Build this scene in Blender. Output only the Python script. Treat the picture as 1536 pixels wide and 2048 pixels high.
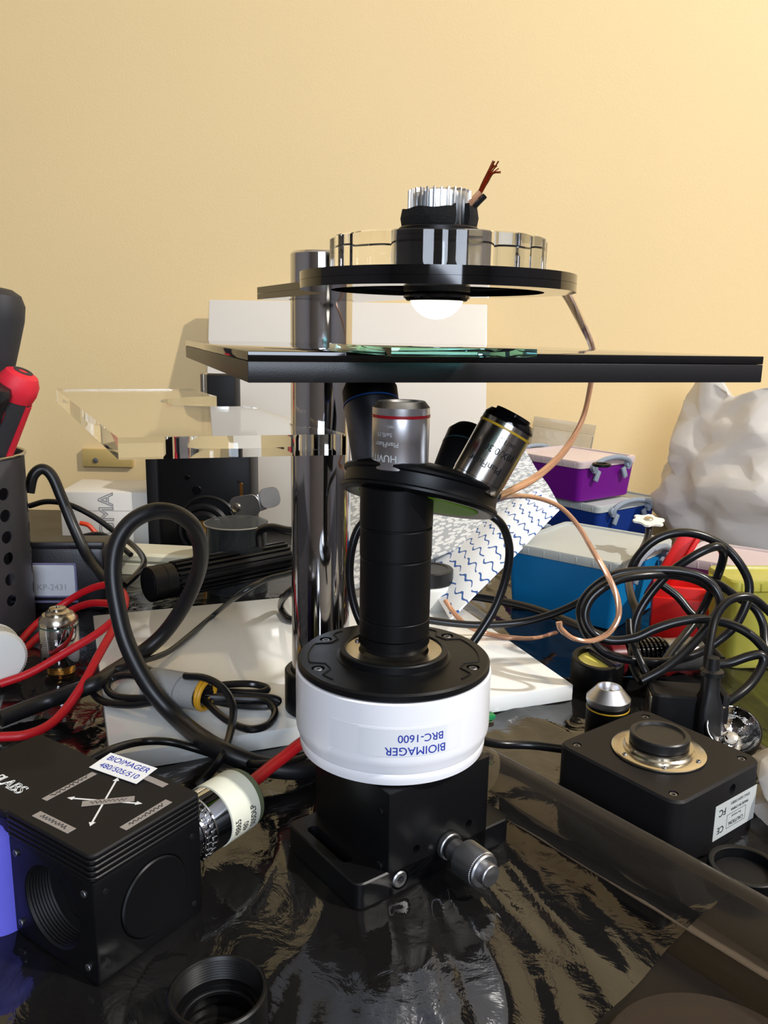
import bpy, bmesh, math, random
from mathutils import Vector, Matrix, noise

for _o in list(bpy.data.objects):
    bpy.data.objects.remove(_o)
sc = bpy.context.scene
COL = sc.collection
R = math.radians

# ------------------------------------------------------------------ camera
CAM = Vector((0, -.34, .222)); PITCH = R(12.0); ROLL = R(1.0); FPX = 1680.0
FW = Vector((0, math.cos(PITCH), -math.sin(PITCH)))
_r0 = Vector((1, 0, 0)); _u0 = Vector((0, math.sin(PITCH), math.cos(PITCH)))
RT = _r0 * math.cos(ROLL) + _u0 * math.sin(ROLL)
UP = -_r0 * math.sin(ROLL) + _u0 * math.cos(ROLL)
cd = bpy.data.cameras.new('camera')
cd.sensor_fit = 'VERTICAL'; cd.sensor_height = 36; cd.lens = 36 * FPX / 2048
cd.clip_start = .01; cd.clip_end = 20
cam = bpy.data.objects.new('camera', cd); COL.objects.link(cam)
m = Matrix.Identity(4)
for i in range(3):
    m[i][0] = RT[i]; m[i][1] = UP[i]; m[i][2] = -FW[i]; m[i][3] = CAM[i]
cam.matrix_world = m
sc.camera = cam

# ------------------------------------------------------------------ world, lamps, exposure
w = bpy.data.worlds.new('world'); sc.world = w; w.use_nodes = True
w.node_tree.nodes['Background'].inputs[0].default_value = (.9, .92, 1, 1)
w.node_tree.nodes['Background'].inputs[1].default_value = .05

def area(name, loc, target, size, energy, col, sy=None):
    l = bpy.data.lights.new(name, 'AREA'); l.energy = energy; l.color = col
    l.shape = 'DISK' if sy is None else 'RECTANGLE'; l.size = size
    if sy: l.size_y = sy
    o = bpy.data.objects.new(name, l); COL.objects.link(o); o.location = loc
    o.rotation_euler = (Vector(target) - Vector(loc)).to_track_quat('-Z', 'Y').to_euler()
    return o
area('ceiling_lamp', (1.50, -.60, 1.60), (.1, .2, .1), .07, 44, (1, .965, .91))
area('front_fill', (.15, -2.2, .75), (.1, .1, .1), 1.0, 50, (.76, .85, 1), 1.2)  # added cool fill behind the camera to brighten the front faces

vs = sc.view_settings
vs.view_transform = 'Standard'; vs.look = 'None'; vs.exposure = 0.0; vs.gamma = 1
vs.use_curve_mapping = False

# ------------------------------------------------------------------ helpers
def ray(px, py):
    return FW + RT * ((px - 768) / FPX) - UP * ((py - 1024) / FPX)
def PY(px, py, y):
    d = ray(px, py); return CAM + d * ((y - CAM.y) / d.y)
def PZ(px, py, z):
    d = ray(px, py); return CAM + d * ((z - CAM.z) / d.z)
def lin(c):
    out = []
    for v in c[:3]:
        v = v / 255.0
        out.append(v / 12.92 if v <= .04045 else ((v + .055) / 1.055) ** 2.4)
    return (*out, 1)

def nodes(name):
    mt = bpy.data.materials.new(name); mt.use_nodes = True
    nt = mt.node_tree
    return mt, nt, nt.nodes['Principled BSDF'], nt.nodes['Material Output']

def mat(name, col, rough=.5, metal=0, var=.06, scale=120, bump=0, bscale=600, trans=0, ior=1.46,
        coat=0, emit=0, spec=None, rvar=.0, sss=0):
    mt, nt, b, out = nodes(name)
    N = nt.nodes.new; L = nt.links.new
    c = lin(col)
    tc = N('ShaderNodeTexCoord')
    nz = N('ShaderNodeTexNoise'); nz.inputs['Scale'].default_value = scale; nz.inputs['Detail'].default_value = 4
    L(tc.outputs['Object'], nz.inputs['Vector'])
    mx = N('ShaderNodeMix'); mx.data_type = 'RGBA'
    mx.inputs[6].default_value = tuple(v * (1 - var) for v in c[:3]) + (1,)
    mx.inputs[7].default_value = tuple(min(1, v * (1 + var)) for v in c[:3]) + (1,)
    L(nz.outputs['Fac'], mx.inputs[0]); L(mx.outputs[2], b.inputs['Base Color'])
    b.inputs['Roughness'].default_value = rough; b.inputs['Metallic'].default_value = metal
    b.inputs['IOR'].default_value = ior
    if rvar:
        mr = N('ShaderNodeMapRange'); mr.inputs[3].default_value = max(0, rough - rvar); mr.inputs[4].default_value = rough + rvar
        L(nz.outputs['Fac'], mr.inputs[0]); L(mr.outputs[0], b.inputs['Roughness'])
    if trans: b.inputs['Transmission Weight'].default_value = trans
    if coat: b.inputs['Coat Weight'].default_value = coat; b.inputs['Coat Roughness'].default_value = .05
    if spec is not None: b.inputs['Specular IOR Level'].default_value = spec
    if sss:
        b.inputs['Subsurface Weight'].default_value = sss; b.inputs['Subsurface Scale'].default_value = .004
    if emit:
        b.inputs['Emission Color'].default_value = c; b.inputs['Emission Strength'].default_value = emit
    if bump:
        n2 = N('ShaderNodeTexNoise'); n2.inputs['Scale'].default_value = bscale; n2.inputs['Detail'].default_value = 3
        L(tc.outputs['Object'], n2.inputs['Vector'])
        bp = N('ShaderNodeBump'); bp.inputs['Strength'].default_value = bump; bp.inputs['Distance'].default_value = .001
        L(n2.outputs['Fac'], bp.inputs['Height']); L(bp.outputs[0], b.inputs['Normal'])
    return mt

def film(name, tint, body, amount, rough=.1, ior=1.5, bump=0, bscale=80):
    """thin clear or tinted plastic: see-through part mixed with a plastic body"""
    mt, nt, b, out = nodes(name)
    N = nt.nodes.new; L = nt.links.new
    b.inputs['Base Color'].default_value = lin(body); b.inputs['Roughness'].default_value = rough
    b.inputs['IOR'].default_value = ior
    t = N('ShaderNodeBsdfTransparent'); t.inputs[0].default_value = lin(tint)
    ms = N('ShaderNodeMixShader')
    fr = N('ShaderNodeFresnel'); fr.inputs[0].default_value = ior
    ad = N('ShaderNodeMath'); ad.operation = 'ADD'; ad.use_clamp = True; ad.inputs[1].default_value = amount
    L(fr.outputs[0], ad.inputs[0]); L(ad.outputs[0], ms.inputs[0])
    L(t.outputs[0], ms.inputs[1]); L(b.outputs[0], ms.inputs[2]); L(ms.outputs[0], out.inputs[0])
    if bump:
        tc = N('ShaderNodeTexCoord'); n2 = N('ShaderNodeTexNoise'); n2.inputs['Scale'].default_value = bscale
        L(tc.outputs['Object'], n2.inputs['Vector'])
        bp = N('ShaderNodeBump'); bp.inputs['Strength'].default_value = bump; bp.inputs['Distance'].default_value = .001
        L(n2.outputs['Fac'], bp.inputs['Height']); L(bp.outputs[0], b.inputs['Normal']); L(bp.outputs[0], fr.inputs['Normal'])
    return mt

def obj(name, vf, mt, parent=None, M=None, angle=35):
    v, f = vf
    me = bpy.data.meshes.new(name)
    if M is not None: v = [M @ Vector(p) for p in v]
    me.from_pydata([tuple(p) for p in v], [], [tuple(q) for q in f])
    bm = bmesh.new(); bm.from_mesh(me); bmesh.ops.recalc_face_normals(bm, faces=bm.faces); bm.to_mesh(me); bm.free()
    for p in me.polygons: p.use_smooth = True
    me.set_sharp_from_angle(angle=R(angle))
    if mt: me.materials.append(mt)
    o = bpy.data.objects.new(name, me); COL.objects.link(o)
    if parent: o.parent = parent
    return o

def tag(o, label, cat, group=None, kind=None):
    if label: o['label'] = label
    if cat: o['category'] = cat
    if group: o['group'] = group
    if kind: o['kind'] = kind
    return o

def thing(name, label, cat, M=None, group=None):
    o = bpy.data.objects.new(name, None); COL.objects.link(o); o.empty_display_size = .01
    if M is not None: o.matrix_basis = M
    return tag(o, label, cat, group)

def struct(name, vf, mt, M=None):
    o = obj(name, vf, mt, None, M); o['kind'] = 'structure'; return o

def T(x, y=None, z=0):
    return Matrix.Translation(Vector(x) if y is None else Vector((x, y, z)))
def RZ(a): return Matrix.Rotation(R(a), 4, 'Z')
def RX(a): return Matrix.Rotation(R(a), 4, 'X')
def RY(a): return Matrix.Rotation(R(a), 4, 'Y')
def frame(loc, z, xh=(1, 0, 0)):
    z = Vector(z).normalized(); x = Vector(xh); x = (x - z * x.dot(z))
    if x.length < 1e-4: x = Vector((0, 1, 0)) - z * z.y
    x.normalize(); y = z.cross(x)
    M = Matrix.Identity(4)
    for i in range(3):
        M[i][0] = x[i]; M[i][1] = y[i]; M[i][2] = z[i]; M[i][3] = loc[i]
    return M

def box(sx, sy, sz, b=0, seg=2, z0=None):
    bm = bmesh.new(); bmesh.ops.create_cube(bm, size=1)
    for v in bm.verts:
        v.co.x *= sx; v.co.y *= sy; v.co.z *= sz
        if z0 is not None: v.co.z += sz / 2 + z0
    if b: bmesh.ops.bevel(bm, geom=list(bm.edges), offset=b, segments=seg, affect='EDGES', profile=.5)
    bm.verts.ensure_lookup_table()
    r = ([v.co.copy() for v in bm.verts], [[v.index for v in f.verts] for f in bm.faces]); bm.free()
    return r

def rrect(w, h, r, n=5):
    pts = []
    for cx, cy, a0 in ((w/2-r, h/2-r, 0), (-w/2+r, h/2-r, 90), (-w/2+r, -h/2+r, 180), (w/2-r, -h/2+r, 270)):
        for i in range(n + 1):
            a = R(a0 + 90 * i / n); pts.append((cx + r * math.cos(a), cy + r * math.sin(a)))
    return pts

def loft(rings, cap0=True, cap1=True):
    """rings: lists of equal numbers of 3-D points, closed loops"""
    v = []; f = []; n = len(rings[0])
    for r in rings: v += [Vector(p) for p in r]
    for i in range(len(rings) - 1):
        for j in range(n):
            a = i * n + j; b = i * n + (j + 1) % n
            f.append((a, b, b + n, a + n))
    if cap0: f.append(tuple(range(n - 1, -1, -1)))
    if cap1: k = (len(rings) - 1) * n; f.append(tuple(range(k, k + n)))
    return v, f

def rprism(w, h, z0, z1, r, b=.0004, taper=1.0):
    def ring(ins, z, s=1): return [(x * s, y * s, z) for x, y in rrect(w - 2*ins, h - 2*ins, max(1e-5, r - ins))]
    return loft([ring(b, z0, taper), ring(0, z0 + b, taper), ring(0, z1 - b), ring(b, z1)])

def lathe(prof, seg=48, a0=0, a1=360):
    """prof: (r, z) from bottom to top; closed automatically on the axis"""
    v = []; f = []; full = abs(a1 - a0) >= 360
    n = seg if full else seg + 1
    rows = []
    for r, z in prof:
        if r < 1e-7:
            v.append(Vector((0, 0, z))); rows.append([len(v) - 1])
        else:
            row = []
            for i in range(n):
                a = R(a0 + (a1 - a0) * i / seg); v.append(Vector((r * math.cos(a), r * math.sin(a), z))); row.append(len(v) - 1)
            rows.append(row)
    for A, B in zip(rows, rows[1:]):
        cnt = n if full else n - 1
        for j in range(cnt):
            k = (j + 1) % n
            if len(A) == 1 and len(B) == 1: continue
            if len(A) == 1: f.append((A[0], B[k], B[j]))
            elif len(B) == 1: f.append((A[j], A[k], B[0]))
            else: f.append((A[j], A[k], B[k], B[j]))
    return v, f

def cyl(r, z0, z1, b=.0003, seg=40):
    return lathe([(0, z0), (r - b, z0), (r, z0 + b), (r, z1 - b), (r - b, z1), (0, z1)], seg)
def ringshape(ro, ri, z0, z1, b=.0003, seg=48):
    return lathe([(ri, z0 + b), (ri + b, z0), (ro - b, z0), (ro, z0 + b), (ro, z1 - b), (ro - b, z1), (ri + b, z1), (ri, z1 - b), (ri, z0 + b)], seg)

def smooth_path(pts, sub=6, closed=False):
    P = [Vector(p) for p in pts]; out = []
    n = len(P)
    rng = n if closed else n - 1
    for i in range(rng):
        p0 = P[(i - 1) % n] if (closed or i > 0) else P[0] * 2 - P[1]
        p1 = P[i]; p2 = P[(i + 1) % n]
        p3 = P[(i + 2) % n] if (closed or i + 2 < n) else P[-1] * 2 - P[-2]
        for s in range(sub):
            t = s / sub
            out.append(.5 * ((2*p1) + (-p0 + p2)*t + (2*p0 - 5*p1 + 4*p2 - p3)*t*t + (-p0 + 3*p1 - 3*p2 + p3)*t**3))
    if not closed: out.append(P[-1])
    return out

def sweep(pts, r, seg=10, closed=False, prof=None, twist=0):
    P = pts; n = len(P); rings = []
    nrm = None
    for i in range(n):
        a = P[(i - 1) % n] if (closed or i > 0) else P[i]
        b = P[(i + 1) % n] if (closed or i < n - 1) else P[i]
        t = (b - a)
        if t.length < 1e-9: t = Vector((0, 0, 1))
        t.normalize()
        if nrm is None:
            nrm = t.orthogonal().normalized()
        nrm = (nrm - t * nrm.dot(t)); nrm.normalize(); bn = t.cross(nrm)
        rad = r(i / (n - 1)) if callable(r) else r
        ring = []
        for j in range(seg):
            an = 2 * math.pi * j / seg
            q = rad * (prof(an) if prof else 1)
            an2 = an + twist * i
            ring.append(P[i] + (nrm * math.cos(an2) + bn * math.sin(an2)) * q)
        rings.append(ring)
    if closed: rings.append(rings[0])
    return loft(rings, not closed, not closed)

def px_path(pts):
    out = []
    for p in pts:
        if len(p) == 4: out.append(PZ(p[0], p[1], p[3]))
        else: out.append(PY(*p))
    return out

def cable(name, pts, r, mt, label=None, cat='cable', parent=None, sub=6, group=None, raw=False, seg=14):
    P = pts if raw else px_path(pts)
    o = obj(name, sweep(smooth_path(P, sub), r, seg), mt, parent)
    if parent is None: tag(o, label, cat, group)
    return o

def cut(o, cutters):
    tmp = []
    for vf, M in cutters:
        c = obj('cutter', vf, None, None, M); tmp.append(c)
        md = o.modifiers.new('b', 'BOOLEAN'); md.operation = 'DIFFERENCE'; md.solver = 'EXACT'; md.object = c
    par = o.parent; mw = o.matrix_basis.copy(); o.parent = None; o.matrix_basis = Matrix.Identity(4)
    bpy.context.view_layer.update()
    dg = bpy.context.evaluated_depsgraph_get()
    me = bpy.data.meshes.new_from_object(o.evaluated_get(dg))
    o.modifiers.clear(); old = o.data; o.data = me; me.name = old.name; bpy.data.meshes.remove(old)
    for c in tmp:
        d = c.data; bpy.data.objects.remove(c); bpy.data.meshes.remove(d)
    for p in me.polygons: p.use_smooth = True
    me.set_sharp_from_angle(angle=R(35))
    o.parent = par; o.matrix_basis = mw
    return o

def text(s, size, M, mt, parent, align='LEFT', bold=0, wrap=None, depth=.00006, name='lettering', outline=0, spacing=1):
    cu = bpy.data.curves.new('t', 'FONT'); cu.body = s; cu.size = size; cu.align_x = align; cu.align_y = 'CENTER'
    cu.space_character = spacing
    if outline:
        cu.fill_mode = 'NONE'; cu.bevel_depth = outline * size; cu.bevel_resolution = 0
    o = bpy.data.objects.new('t', cu); COL.objects.link(o)
    bpy.context.view_layer.update()
    me = bpy.data.meshes.new_from_object(o.evaluated_get(bpy.context.evaluated_depsgraph_get()))
    bpy.data.objects.remove(o); bpy.data.curves.remove(cu)
    vs_ = [v.co.copy() for v in me.vertices]; fs = [list(p.vertices) for p in me.polygons]
    bpy.data.meshes.remove(me)
    if not outline:
        for v in vs_: v.z = depth
        if bold:                                   # heavier strokes: the same letters again, a hair to each side
            n = len(vs_); base_v = [v.copy() for v in vs_]; base_f = [list(q) for q in fs]
            for k_, (dx, dy) in enumerate(((1, 0), (.5, .5), (.5, -.5))):
                d = min(.018, bold * 1.6) * size
                vs_ += [v + Vector((dx * d, dy * d, depth * .15 * (k_ + 1))) for v in base_v]
                fs += [[i + n * (k_ + 1) for i in q] for q in base_f]
    if wrap:
        vs_ = [Vector(((wrap + v.z) * math.sin(v.x / wrap), -(wrap + v.z) * math.cos(v.x / wrap), v.y)) for v in vs_]
    vs_ = [M @ v for v in vs_]
    me = bpy.data.meshes.new(name); me.from_pydata([tuple(v) for v in vs_], [], fs); me.materials.append(mt)
    o = bpy.data.objects.new(name, me); COL.objects.link(o); o.parent = parent
    return o

def copy_part(o, M=None, parent=None):
    c = o.copy(); COL.objects.link(c); c.parent = parent or o.parent
    if M is not None: c.matrix_basis = M
    return c

def socket_screw(parent, M, r, mt, mt_in, name='screw'):
    """cap screw lying in the plane of M (z out)"""
    s = obj(name, lathe([(0, -r*.5), (r, -r*.5), (r, r*.25), (r*.85, r*.4), (r*.5, r*.4), (r*.5, -.0*r), (0, -.0*r)], 20), mt, parent, M)
    h = obj('hex_socket', lathe([(0, .01*r), (r*.48, .01*r), (r*.48, .06*r), (0, .06*r)], 6), mt_in, s, M)
    return s

# ------------------------------------------------------------------ materials
m_wall = mat('wall_paint', (229, 202, 150), .62, var=.025, scale=6, bump=.12, bscale=420)
m_wallfar = mat('far_wall_grey', (126, 124, 128), .7, var=.05, scale=6)
m_ceil = mat('ceiling_paint', (236, 232, 222), .8, var=.02, scale=5)
m_floor = mat('floor_laminate', (110, 82, 58), .45, var=.12, scale=8)
m_table = mat('table_black', (15, 14, 17), .3, var=.3, scale=30, rvar=.08, spec=.22)
m_black = mat('black_anodised', (11, 11, 13), .40, var=.15, scale=300, spec=.32, bump=.03, bscale=4000)
m_blackmatte = mat('black_matte', (17, 16, 18), .55, var=.15, scale=200, spec=.3)
m_blackgloss = mat('black_gloss_acrylic', (10, 10, 12), .06, var=.1, coat=.3)
m_blackedge = mat('black_sawn_acrylic', (27, 26, 28), .38, var=.12, scale=300, bump=.05, bscale=1500)
m_rubber = mat('black_rubber', (22, 22, 24), .38, var=.2, scale=90)
m_cable = mat('cable_black', (19, 19, 21), .28, var=.2, scale=60)
m_cablegreen = mat('cable_dark_grey', (31, 35, 35), .35, var=.2, scale=60)
m_chrome = mat('chrome', (214, 214, 216), .07, 1, var=.02, scale=60)
m_steel = mat('brushed_steel', (196, 188, 172), .24, 1, var=.06, scale=500, rvar=.08)
m_silver = mat('satin_silver', (218, 218, 222), .34, 1, var=.04, scale=400)
m_barrel = mat('polished_barrel', (214, 210, 204), .17, 1, var=.03, scale=300)
m_dullsilver = mat('bead_blasted_aluminium', (150, 150, 152), .42, 1, var=.08, scale=500, bump=.05, bscale=3000)
m_alu = mat('extruded_aluminium', (212, 213, 214), .3, 1, var=.05, scale=200)
m_brass = mat('brass', (196, 150, 78), .25, 1, var=.1, scale=100)
m_copper = mat('copper', (188, 98, 62), .3, 1, var=.15, scale=400)
m_white = mat('white_enamel', (242, 242, 246), .28, var=.015, scale=40, coat=.2)
m_whiteplastic = mat('white_plastic', (232, 232, 226), .4, var=.03, scale=40)
m_opal = mat('opal_acrylic', (236, 238, 236), .1, var=.03, scale=16, coat=.4, sss=.15)
m_foam = mat('white_board', (218, 211, 200), .16, var=.03, scale=14, coat=.15)
m_cardwhite = mat('white_card', (216, 212, 204), .55, var=.04, scale=30)
m_cream = mat('cream_plastic', (212, 206, 180), .45, var=.05, scale=40)
m_creamtape = mat('cream_sleeve', (222, 222, 204), .5, var=.03, scale=60)
m_glass = mat('clear_acrylic', (250, 252, 250), .015, var=.0, trans=1, ior=1.49)
m_slideglass = mat('stage_glass', (150, 232, 230), .01, var=.0, trans=1, ior=1.52)
m_led = mat('led_dome', (255, 250, 236), .3, var=0, emit=1.6)
m_red = mat('red_cable', (200, 22, 34), .4, var=.12, scale=300, bump=.1, bscale=1200)
m_redbox = mat('red_print_plastic', (226, 26, 22), .42, var=.06, scale=80, bump=.08, bscale=900)
m_redband = mat('red_band', (196, 24, 40), .35, var=.05)
m_redgrip = mat('red_grip', (206, 32, 52), .5, var=.12, scale=900, bump=.2, bscale=1500)
m_darkred = mat('dark_red_translucent', (110, 12, 24), .25, var=.1)
m_yellowband = mat('yellow_band', (206, 164, 40), .35, var=.05)
m_blueband = mat('blue_band', (36, 92, 176), .35, var=.05)
m_cyanband = mat('faded_cyan_band', (58, 96, 104), .4, var=.05)
m_greenband = mat('green_band', (36, 74, 60), .4, var=.05)
m_green = mat('green_film', (132, 200, 30), .6, var=.12, scale=60, spec=.15)
m_greenbit = mat('green_plastic', (30, 130, 74), .4)
m_velcro = mat('grey_velcro', (160, 160, 158), .85, var=.15, scale=900, bump=.5, bscale=1600)
m_blackvelcro = mat('black_velcro', (15, 15, 16), .95, var=.4, scale=1500, bump=1, bscale=2500)
m_yellowtie = mat('yellow_tie', (214, 158, 34), .45, var=.1)
m_bluetext = mat('blue_ink', (36, 58, 168), .5)
m_blacktext = mat('black_ink', (26, 26, 28), .5)
m_greytext = mat('grey_ink', (150, 150, 152), .5)
m_whitetext = mat('pale_ink', (222, 222, 220), .5)
m_paper = mat('label_paper', (232, 232, 232), .5, var=.02)
m_sticker = mat('grey_label_strip', (146, 138, 132), .6, var=.12, scale=300)
m_silverlabel = mat('silver_label', (186, 190, 188), .38, var=.04)
m_tape = mat('clear_tape', (236, 236, 240), .2, var=.02)
m_cup = mat('grey_metal_cup', (82, 80, 84), .45, .5, var=.08, scale=80)
m_darkgrip = mat('charcoal_grip', (40, 40, 44), .6, var=.15, scale=120)
m_navybody = mat('black_box_plastic', (24, 23, 28), .4, var=.15, scale=120, bump=.1, bscale=800)
m_lcd = mat('lcd_label', (196, 198, 204), .4, var=.06, scale=100)
m_lilac = mat('lilac_frame', (112, 110, 142), .4)
m_violet = mat('violet_glow_colour', (112, 110, 232), .5, var=.1, scale=60)  # the cap's violet glow is put into its base colour
m_indigo = mat('indigo_blue_lit_metal', (26, 24, 56), .3, var=.15, scale=100)  # blue light falling on the lettered box is put into this colour
m_mirror = mat('reflector_mirror', (235, 235, 235), .05, 1, var=.05, bump=.5, bscale=160)
m_yellowfilter = mat('yellow_filter', (226, 214, 104), .2, var=.05)
m_greyhandle = mat('grey_box_handle', (136, 146, 158), .4, var=.04)
m_board_pcb = mat('white_pcb', (240, 238, 226), .35, var=.05)
m_clear = film('thin_clear_plastic', (240, 242, 242), (120, 124, 126), .02, .08)
m_clearpack = film('dull_clear_pack', (236, 232, 220), (214, 208, 192), .28, .25, bump=.4, bscale=160)
m_roll = film('clear_film_roll', (236, 231, 224), (130, 122, 112), .025, .07, 1.5)
m_bluebox = film('blue_clear_plastic', (40, 150, 210), (24, 152, 224), .5, .3)
m_purplebox = film('purple_clear_plastic', (130, 20, 150), (138, 26, 160), .5, .3)
m_navybox = film('navy_clear_plastic', (30, 60, 130), (28, 64, 150), .55, .3)
m_pinkbox = film('pink_clear_plastic', (190, 90, 150), (178, 74, 140), .5, .3)
m_yellowbox = film('yellow_clear_plastic', (240, 238, 140), (226, 220, 112), .32, .3)
m_lid = film('frosted_lid', (226, 230, 228), (206, 212, 210), .55, .35)
m_lidpink = film('frosted_pink_lid', (226, 206, 212), (222, 204, 204), .6, .35)
m_glassdisc = film('amber_glass', (150, 130, 110), (120, 105, 92), .12, .06)
m_contents = mat('dark_box_contents', (22, 26, 36), .7, var=.4, scale=60)

# plastic bag, translucent white
def bag_material():
    mt, nt, b, out = nodes('white_bag_plastic')
    N = nt.nodes.new; L = nt.links.new
    b.inputs['Base Color'].default_value = lin((240, 236, 230)); b.inputs['Roughness'].default_value = .35
    tr = N('ShaderNodeBsdfTranslucent'); tr.inputs[0].default_value = lin((226, 218, 206))
    ms = N('ShaderNodeMixShader'); ms.inputs[0].default_value = .3
    L(b.outputs[0], ms.inputs[1]); L(tr.outputs[0], ms.inputs[2]); L(ms.outputs[0], out.inputs[0])
    return mt
m_bag = bag_material()

# speaker wire: clear jacket over copper
m_wire = mat('speaker_wire', (196, 146, 112), .22, .25, var=.14, scale=300, coat=.6)
m_wiregreen = m_wire

# crinkled film laid over the table
def table_film():
    mt, nt, b, out = nodes('crinkled_table_film')
    N = nt.nodes.new; L = nt.links.new
    b.inputs['Base Color'].default_value = lin((22, 21, 21)); b.inputs['Roughness'].default_value = .05; b.inputs['IOR'].default_value = 1.6
    tc = N('ShaderNodeTexCoord'); n2 = N('ShaderNodeTexNoise'); n2.inputs['Scale'].default_value = 42; n2.inputs['Detail'].default_value = 5
    n2.inputs['Distortion'].default_value = 1.2
    L(tc.outputs['Object'], n2.inputs['Vector'])
    bp = N('ShaderNodeBump'); bp.inputs['Strength'].default_value = .3; bp.inputs['Distance'].default_value = .0020
    L(n2.outputs['Fac'], bp.inputs['Height']); L(bp.outputs[0], b.inputs['Normal'])
    t = N('ShaderNodeBsdfTransparent'); t.inputs[0].default_value = (.9, .89, .87, 1)
    fr = N('ShaderNodeFresnel'); fr.inputs[0].default_value = 1.75; L(bp.outputs[0], fr.inputs['Normal'])
    ad = N('ShaderNodeMath'); ad.operation = 'MULTIPLY_ADD'; ad.use_clamp = True
    ad.inputs[1].default_value = 1.0; ad.inputs[2].default_value = .02
    L(fr.outputs[0], ad.inputs[0])
    ms = N('ShaderNodeMixShader'); L(ad.outputs[0], ms.inputs[0]); L(t.outputs[0], ms.inputs[1]); L(b.outputs[0], ms.inputs[2])
    L(ms.outputs[0], out.inputs[0])
    return mt
m_film = table_film()

# ------------------------------------------------------------------ room
def slab(x0, x1, y0, y1, z0, z1):
    v = [(x, y, z) for z in (z0, z1) for y in (y0, y1) for x in (x0, x1)]
    return v, [(0, 1, 3, 2), (4, 5, 7, 6), (0, 1, 5, 4), (2, 3, 7, 6), (0, 2, 6, 4), (1, 3, 7, 5)]
YW = .69
struct('wall_back', slab(-1.9, 1.7, YW, YW + .1, -.75, 1.75), m_wall)
struct('wall_left', slab(-2.0, -1.9, -2.3, YW + .1, -.75, 1.75), m_wallfar)
struct('wall_right', slab(1.7, 1.8, -2.3, YW + .1, -.75, 1.75), m_wallfar)
struct('wall_front', slab(-2.0, 1.8, -2.4, -2.3, -.75, 1.75), m_wallfar)
struct('floor', slab(-2.0, 1.8, -2.4, YW + .1, -.85, -.75), m_floor)
struct('ceiling', slab(-2.0, 1.8, -2.4, YW + .1, 1.75, 1.85), m_ceil)

tb = thing('table', 'black work table standing against the cream wall', 'table', T(0, .2, -.75))
obj('table_top', box(1.7, .97, .03, .003, z0=.72), m_table, tb)
for sx in (-.8, .8):
    for sy in (-.43, .43):
        obj('leg', box(.05, .05, .72, .003, z0=0), m_black, tb, T(sx, sy, 0))

def film_sheet():
    nx, ny = 560, 180
    x0, x1, y1 = -.42, .44, .52
    v = []; f = []
    for j in range(ny + 1):
        for i in range(nx + 1):
            x = x0 + (x1 - x0) * i / nx
            # the sheet ends on a slanting edge at the front right
            yf = max(-.27, min(.10, -.13 + (x - .045) * .95 + .004 * noise.noise(Vector((x * 30, 0, 2)))))
            y = yf + (y1 - yf) * (j / ny) ** 1.35
            p = Vector((x, y, 0))
            q = Vector((x * 75 + y * 9 + 1.6 * noise.noise(p * 8), y * 9, .3))
            r1 = noise.noise(q) + .35 * noise.noise(q * 2.3)
            q2 = Vector((x * 24 + 2.0 * noise.noise(p * 7), y * 7 + x * 4, 5.3))
            r3 = max(0, 1 - abs(noise.noise(q2)) * 2) ** 3
            r2 = noise.fractal(p * 40, 1.0, 2.0, 3)
            z = .0013 + .0008 * r1 + .0011 * r3 + .00028 * r2
            v.append((x, y, max(.00012, z)))
    for j in range(ny):
        for i in range(nx):
            a = j * (nx + 1) + i
            f.append((a, a + 1, a + nx + 2, a + nx + 1))
    return v, f
fs = obj('plastic_film', film_sheet(), m_film, None, None, 180)
tag(fs, 'clear crinkled plastic film spread over the black table top', 'plastic film')

# ------------------------------------------------------------------ stand: base plate, column, foot
A21 = 21
SM = T(-.136, .048, 0) @ RZ(A21)       # origin at the base plate's front-left corner
CC = Vector((-.0345, .108, 0))
st = thing('microscope_stand', 'chromed pillar on a white acrylic base plate', 'stand', SM)
lc = SM.inverted() @ CC
obj('base_plate', box(.273, .225, .0105, .0008), m_opal, st, T(.1365, .1125, .0058 + .0008))
TOPB = .0119
tilt = T(lc.x, lc.y, 0) @ Matrix.Rotation(R(.08), 4, 'Y')
obj('column', cyl(.0161, TOPB, .262, .0012, 64), m_chrome, st, tilt)
obj('foot_collar', ringshape(.0202, .0163, TOPB + .0001, .036, .0008), m_black, st, T(lc.x, lc.y, 0))

# ------------------------------------------------------------------ stage plate
S0 = PZ(495, 702, .2158); S1 = PZ(1532, 713, .2158); S2 = PZ(300, 680, .2158)
ang = math.degrees(math.atan2(S1.y - S0.y, S1.x - S0.x)) + .3
GM = T(S0) @ RZ(ang)
stg = thing('stage_plate', 'wide black acrylic stage plate above the objectives', 'stage', GM)
W_, D_ = (S1 - S0).length, (S2 - S0).length
lcol = GM.inverted() @ Vector((CC.x, CC.y, .2158))
lax = GM.inverted() @ Vector((.0065, .0, .2158))
up_ = obj('upper_layer', box(W_, D_, .0031, .0003), m_blackgloss, stg, T(W_/2, D_/2, -.00155))
lo_ = obj('lower_layer', box(W_, D_, .0068, .0003), m_blackedge, stg, T(W_/2, D_/2, -.0031 - .0034 - .0001))
for o_ in (up_, lo_):
    cut(o_, [(lathe([(0, -.02), (.0167, -.02), (.0167, .02), (0, .02)], 48), T(lcol.x, lcol.y, 0)),
             (lathe([(0, -.02), (.019, -.02), (.019, .02), (0, .02)], 48), T(lax.x, lax.y, 0))])
g0 = GM.inverted() @ PZ(682, 697, .2168); g1 = GM.inverted() @ PZ(1085, 709.5, .2168)
gp = thing('glass_slide', 'thin pale cyan glass pane lying on the black stage plate', 'glass pane', GM @ T((g0.x + g1.x)/2, (g0.y + g1.y)/2 + .01, 0))
obj('pane', box(abs(g1.x - g0.x), .072, .0024, .0001), m_slideglass, gp, T(0, 0, .0013))

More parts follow.
